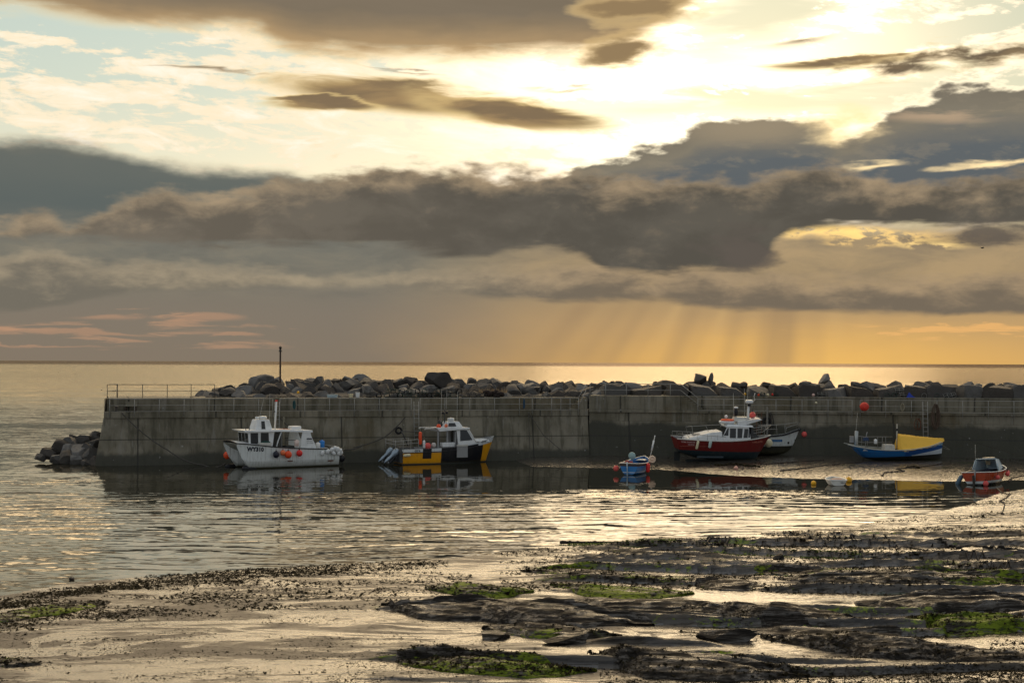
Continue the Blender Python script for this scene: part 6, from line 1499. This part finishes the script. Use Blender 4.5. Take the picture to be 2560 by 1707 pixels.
# ------------------------------------------------------------------ rock ledges on the beach
def ledge(label, spine, wid, h, weed=0.2, seed=1, face=0.35, name='rock_ledge'):
    """spine: pixel points along the near foot -> ridge line; wid: metres across; h: height"""
    pts = [ground(*p) for p in spine]; seg = [0]
    for i in range(1, len(pts)): seg.append(seg[-1]+(pts[i]-pts[i-1]).length)
    T = seg[-1]; nu = max(30, int(T/0.09)); nv = 56; base = pts[len(pts)//2].copy()
    V = []; WD = []
    S_ = np.linspace(0, T, nu); cx_ = np.interp(S_, seg, [p.x for p in pts]); cy_ = np.interp(S_, seg, [p.y for p in pts])
    t = np.linspace(-1, 1, nv)            # -1 near side, +1 far side
    s01 = S_/T
    taper = np.clip(np.minimum(s01, 1-s01)/0.34, 0, 1)**0.8
    wv = wid*(0.12+0.88*taper)*(1+1.1*fbm(S_*0.30, S_*0+seed*5.5, 4, seed))
    CX_, TT = np.meshgrid(cx_, t); CY_, _ = np.meshgrid(cy_, t); WW, _ = np.meshgrid(wv, t); TP, _ = np.meshgrid(taper, t); SS, _ = np.meshgrid(S_, t)
    X = CX_; Y = CY_+TT*WW*0.5+1.1*fbm(SS*0.35, TT*0.6+seed, 4, seed+3)+0.5*fbm(SS*1.6, TT*1.5+seed, 3, seed+4)*(1-np.abs(TT)*.3)
    prof = np.where(TT < -face, np.clip((TT+1)/(1-face), 0, 1)**0.55, np.clip((1-TT)/(1+face), 0, 1)**0.9)
    st_ = 0.6*fbm(SS*0.25, Y*2.4+SS*0.10, 5, seed+7)+0.75*(0.22-np.abs(fbm(SS*0.35, Y*3.2+SS*0.14, 6, seed+8)))
    hh = 0.72*h*prof*TP*(1+0.9*fbm(SS*0.3, TT*0.7, 3, seed+1))
    q = hh/0.11+.4*fbm(SS*.5, TT*3, 3, seed+5); hh = (np.floor(q)+np.clip((q-np.floor(q))*4.0, 0, 1))*0.11*0.7+hh*0.3
    Z = terrain(X, Y)-0.07*(1-prof)+hh+st_*0.16*np.minimum(prof*2, 1)*TP+0.05*fbm(X*2.2, Y*4, 3, seed+9)*np.minimum(prof*3, 1)
    Z = np.where(np.abs(TT) > 0.985, terrain(X, Y)-0.12, Z); Z[:, 0] -= .12; Z[:, -1] -= .12
    o = grid_obj(name, X-base.x, Y-base.y, Z-base.z, MT['ledge'], False)
    o.location = base
    a = o.data.attributes.new('weed', 'FLOAT', 'POINT'); wv_ = weed+0.9*fbm(X*0.35+seed, Y*0.8, 4, seed+20)+0.25*(1-prof)
    a.data.foreach_set('value', wv_.ravel().astype(np.float32))
    return tag(o, label, 'rock ledge') , (X, Y, Z, wv_)
LG = []
def L(*a, **k): LG.append(ledge(*a, **k))
L('long bare dark ledge with green weed at its left tip', [(950, 1512), (1050, 1520), (1200, 1528), (1350, 1538), (1500, 1548), (1640, 1560)], 3.6, .75, -.1, 1)
L('low pale ledge behind the long bare one, running right', [(1380, 1502), (1520, 1508), (1700, 1512), (1850, 1530)], 2.6, .34, -.1, 2)
L('green topped weedy ledge left of the long green slick', [(1058, 1468), (1150, 1472), (1250, 1476), (1340, 1474)], 2.6, .35, .55, 3)
L('long green weed covered slab in the middle of the beach', [(1372, 1462), (1480, 1474), (1600, 1482), (1740, 1482)], 3.4, .30, .7, 4)
L('far dark weedy slab behind the green slab', [(1295, 1426), (1400, 1430), (1500, 1436), (1640, 1446), (1740, 1448)], 2.8, .24, .45, 5)
L('bare striped slab at the right of the green slab', [(1735, 1455), (1820, 1459), (1910, 1462)], 2.6, .35, -.05, 6)
L('long weedy ledge running to the right edge beyond the middle', [(1880, 1432), (2000, 1432), (2150, 1436), (2300, 1436), (2450, 1445), (2620, 1458)], 3.4, .34, .45, 7)
L('dark broken ledge below the far weedy one at the right', [(1940, 1448), (2100, 1452), (2260, 1460), (2420, 1462)], 2.4, .36, .1, 8)
L('broad dark ledge sloping down right in the centre right', [(1700, 1524), (1800, 1528), (1920, 1540), (2040, 1548), (2160, 1556)], 3.2, .60, -.1, 9)
L('humped striped ledge at the right, behind the weedy bank', [(2130, 1505), (2250, 1512), (2380, 1514), (2500, 1516), (2640, 1518)], 3.2, .45, -.05, 10)
L('green and brown weedy bank at the right edge', [(2260, 1552), (2340, 1556), (2440, 1560), (2640, 1562)], 2.6, .34, .5, 11)
L('rounded pale ledge with green patches below the long bare one', [(1200, 1568), (1320, 1576), (1440, 1582), (1560, 1592)], 3.0, .38, .15, 12)
L('near dark weedy ledge at the bottom centre', [(985, 1648), (1120, 1662), (1250, 1676), (1380, 1684), (1500, 1682)], 2.3, .34, .5, 13)
L('near striped ledge right of the bottom centre', [(1470, 1640), (1600, 1652), (1750, 1664), (1900, 1664), (2030, 1668)], 2.8, .48, 0.0, 14)
L('longest dark ledge falling to the right edge near the bottom', [(1900, 1598), (2050, 1614), (2200, 1630), (2350, 1642), (2500, 1646), (2680, 1648)], 3.0, .62, -.05, 15)
L('small flat slab below the centre right broad ledge', [(1840, 1562), (1980, 1574), (2120, 1580), (2260, 1590)], 2.2, .24, .05, 16)
L('low weedy green bank on the left shore', [(-40, 1545), (80, 1530), (180, 1518), (280, 1505)], 3.4, .18, .5, 17)
L('low green patch of weedy rock at the bottom left edge', [(-60, 1650), (20, 1652), (110, 1658)], 1.6, .12, .5, 18)
def flatrock(px, py, s, label, seed, proto=2):
    g = ground(px, py); o = bpy.data.objects.new('flat_rock', PROT[proto].copy()); COL.objects.link(o); o.data.materials.clear(); o.data.materials.append(MT['ledge']); o.location = (g.x, g.y, g.z+s[2]*.45); o.scale = s; o.rotation_euler = (0, 0, seed*.1); tag(o, label, 'rock')
flatrock(1824, 1600, (.78, .5, .26), 'flat oval rock lying on the sand right of centre', 1)
flatrock(1412, 1608, (.72, .38, .22), 'long dark block on the sand below the rounded ledge', 2, 3)
flatrock(1240, 1594, (.55, .3, .17), 'low dark block with green top at the left end of the rounded ledge', 3, 4)
flatrock(1948, 1397, (.30, .2, .16), 'small dark stone standing alone on the far mud', 4, 5)
flatrock(180, 1449, (.12, .1, .07), 'small dark stone at the left shoreline', 5, 1)
# ------------------------------------------------------------------ seaweed, stones and crumbs of wrack
def scatter(name, n, area, size, mat, label, dens=None, lift=0.0, seed=1, kind='blade', cat='seaweed', surf=None):
    r = np.random.RandomState(seed); P = []
    while len(P) < n:
        m = n*2; px = r.uniform(area[0], area[2], m); py = r.uniform(area[1], area[3], m)
        vx = (px-CX)/FPX; vy = -(py-CY)/FPX
        Rm = np.array(RM); wx = Rm[0, 0]*vx+Rm[0, 1]*vy-Rm[0, 2]; wy_ = Rm[1, 0]*vx+Rm[1, 1]*vy-Rm[1, 2]; wz = Rm[2, 0]*vx+Rm[2, 1]*vy-Rm[2, 2]
        z = np.zeros(m)
        for _ in range(6):
            t_ = (z-CAMZ)/wz; X = wx*t_; Y = wy_*t_; z = .5*z+.5*np.maximum(terrain(X, Y), 0)
        tz = terrain(X, Y); keep = tz > -.02
        if dens is not None: keep &= r.uniform(0, 1, m) < dens(px, py, X, Y)
        P += list(zip(X[keep], Y[keep], tz[keep]))
    P = np.array(P[:n]); k = 0; V = []; F = []
    for (x, y, z) in P:
        s = size*r.lognormal(0, .45); a = r.uniform(0, 6.28); nb = 3
        for b in range(nb):
            a2 = a+b*2.1+r.uniform(-.4, .4); l = s*r.uniform(.6, 1.3); w = s*.28; hgt = s*r.uniform(.08, .5)
            dx, dy = math.cos(a2), math.sin(a2)
            V += [(x-dy*w, y+dx*w, z-.01), (x+dy*w, y-dx*w, z-.01), (x+dx*l*.6+dy*w, y+dy*l*.6-dx*w, z+hgt), (x+dx*l*.6-dy*w, y+dy*l*.6+dx*w, z+hgt*.8), (x+dx*l*1.1, y+dy*l*1.1, z+hgt*.1)]
            F += [(k, k+1, k+2, k+3), (k+3, k+2, k+4)]; k += 5
    me = bpy.data.meshes.new(name); me.from_pydata(V, [], F); me.update(); o = mk_obj(name, me, mat); return stuff(o, label, cat)
def bandmask(pts, half, soft=1.0):
    xs = [p[0] for p in pts]; ys = [p[1] for p in pts]
    def f(px, py, X, Y):
        c = np.interp(px, xs, ys); d = (py-c)/half
        nz = fbm(X*0.35, Y*0.8, 4, 4)*2.2
        return np.clip(0.8-np.abs(d)+nz*soft, 0, 1)*(px >= xs[0]-30)*(px <= xs[-1]+30)
    return f
scatter('seaweed', 7500, (-40, 1400, 1120, 1560), .05, MT['weed'], 'dark wrack strewn thickly along the left shoreline', bandmask([(-40, 1520), (200, 1478), (400, 1450), (700, 1430), (1100, 1408)], 22, .6), seed=2)
scatter('seaweed', 6500, (-40, 1430, 1180, 1600), .046, MT['weed'], 'loose dark wrack scattered over the left sand', bandmask([(-40, 1560), (300, 1530), (600, 1490), (900, 1462), (1180, 1440)], 60, 1.1), seed=3)
scatter('seaweed', 6500, (-40, 1540, 1250, 1720), .024, MT['weed'], 'thin crumbs of wrack on the lower left sand', lambda px, py, X, Y: np.clip(.25+fbm(X*.5, Y*1.1, 4, 9)*3.2, 0.02, 1), seed=4)
scatter('seaweed', 8000, (1250, 1370, 2620, 1475), .05, MT['weed'], 'dark wrack over the far mud at the right', lambda px, py, X, Y: np.clip(.30+fbm(X*.22, Y*.9, 4, 12)*4, 0, 1), seed=5)
scatter('seaweed', 7000, (1500, 1670, 2620, 1730), .032, MT['weed'], 'dense dark pebbly wrack at the bottom right', lambda px, py, X, Y: np.clip(.6+(px-1500)/1500+fbm(X*.5, Y*1.1, 4, 14)*2, 0, 1), seed=6)
scatter('seaweed', 3000, (1700, 1560, 2620, 1700), .036, MT['weed'], 'wrack between the ledges at the lower right', lambda px, py, X, Y: np.clip(.1+fbm(X*.4, Y*1.0, 4, 15)*3.5, 0, 1), seed=7)
scatter('seaweed', 9000, (1250, 1210, 2620, 1380), .045, MT['weed'], 'sparse wrack on the open mud flat at the right', lambda px, py, X, Y: np.clip(.15+fbm(X*.2, Y*.7, 4, 16)*2, 0, 1), seed=8)
scatter('seaweed', 1500, (1560, 1140, 2560, 1196), .05, MT['weed'], 'specks of wrack on the mud bank under the boats', lambda px, py, X, Y: np.clip(.25+fbm(X*.3, Y*.7, 4, 17)*3, 0, 1), seed=9)
scatter('green_alga', 3000, (1300, 1340, 2300, 1400), .06, MT['alga'], 'green alga film along the chain on the mud', bandmask([(1400, 1352), (1600, 1356), (1800, 1372), (2300, 1388)], 13, .8), seed=10)
def weed_on(L_, n, size, mat, thr, name, label, seed, topbias=0.0):
    (X, Y, Z, W_) = L_[1]; r = np.random.RandomState(seed); nv, nu = X.shape; V = []; F = []; k = 0; c = 0; tries = 0
    while c < n and tries < n*40:
        tries += 1
        j = r.randint(2, nv-2); i = r.randint(2, nu-2)
        if W_[j, i]+r.normal(0, .12) < thr: continue
        c += 1; x, y, z = X[j, i]+r.uniform(-.05, .05), Y[j, i]+r.uniform(-.04, .04), Z[j, i]-.01; s = size*r.lognormal(0, .4); a = r.uniform(0, 6.28)
        for b in range(3):
            a2 = a+b*2.1; l = s*r.uniform(.7, 1.5); w = s*.3; hg = s*r.uniform(.1, .7); dx, dy = math.cos(a2), math.sin(a2)
            V += [(x-dy*w, y+dx*w, z), (x+dy*w, y-dx*w, z), (x+dx*l*.6+dy*w, y+dy*l*.6-dx*w, z+hg), (x+dx*l*.6-dy*w, y+dy*l*.6+dx*w, z+hg*.8), (x+dx*l*1.1, y+dy*l*1.1, z-.02)]
            F += [(k, k+1, k+2, k+3), (k+3, k+2, k+4)]; k += 5
    if not V: return
    me = bpy.data.meshes.new(name); me.from_pydata(V, [], F); me.update(); stuff(mk_obj(name, me, mat), label, 'seaweed')
for i, n, thr in ((2, 900, .5), (3, 700, .62), (4, 1200, .42), (6, 1400, .45), (7, 700, .25), (10, 1500, .4), (12, 2200, .42), (13, 900, .12), (14, 1500, .05), (16, 900, .45), (8, 300, .1), (11, 300, .25), (17, 300, .4)):
    weed_on(LG[i], n, .045, MT['weed'], thr-.12, 'seaweed', 'dark bladder wrack clinging to the ' + LG[i][0]['label'].replace('the ', '')[:60].rsplit(' ', 1)[0], 30+i)
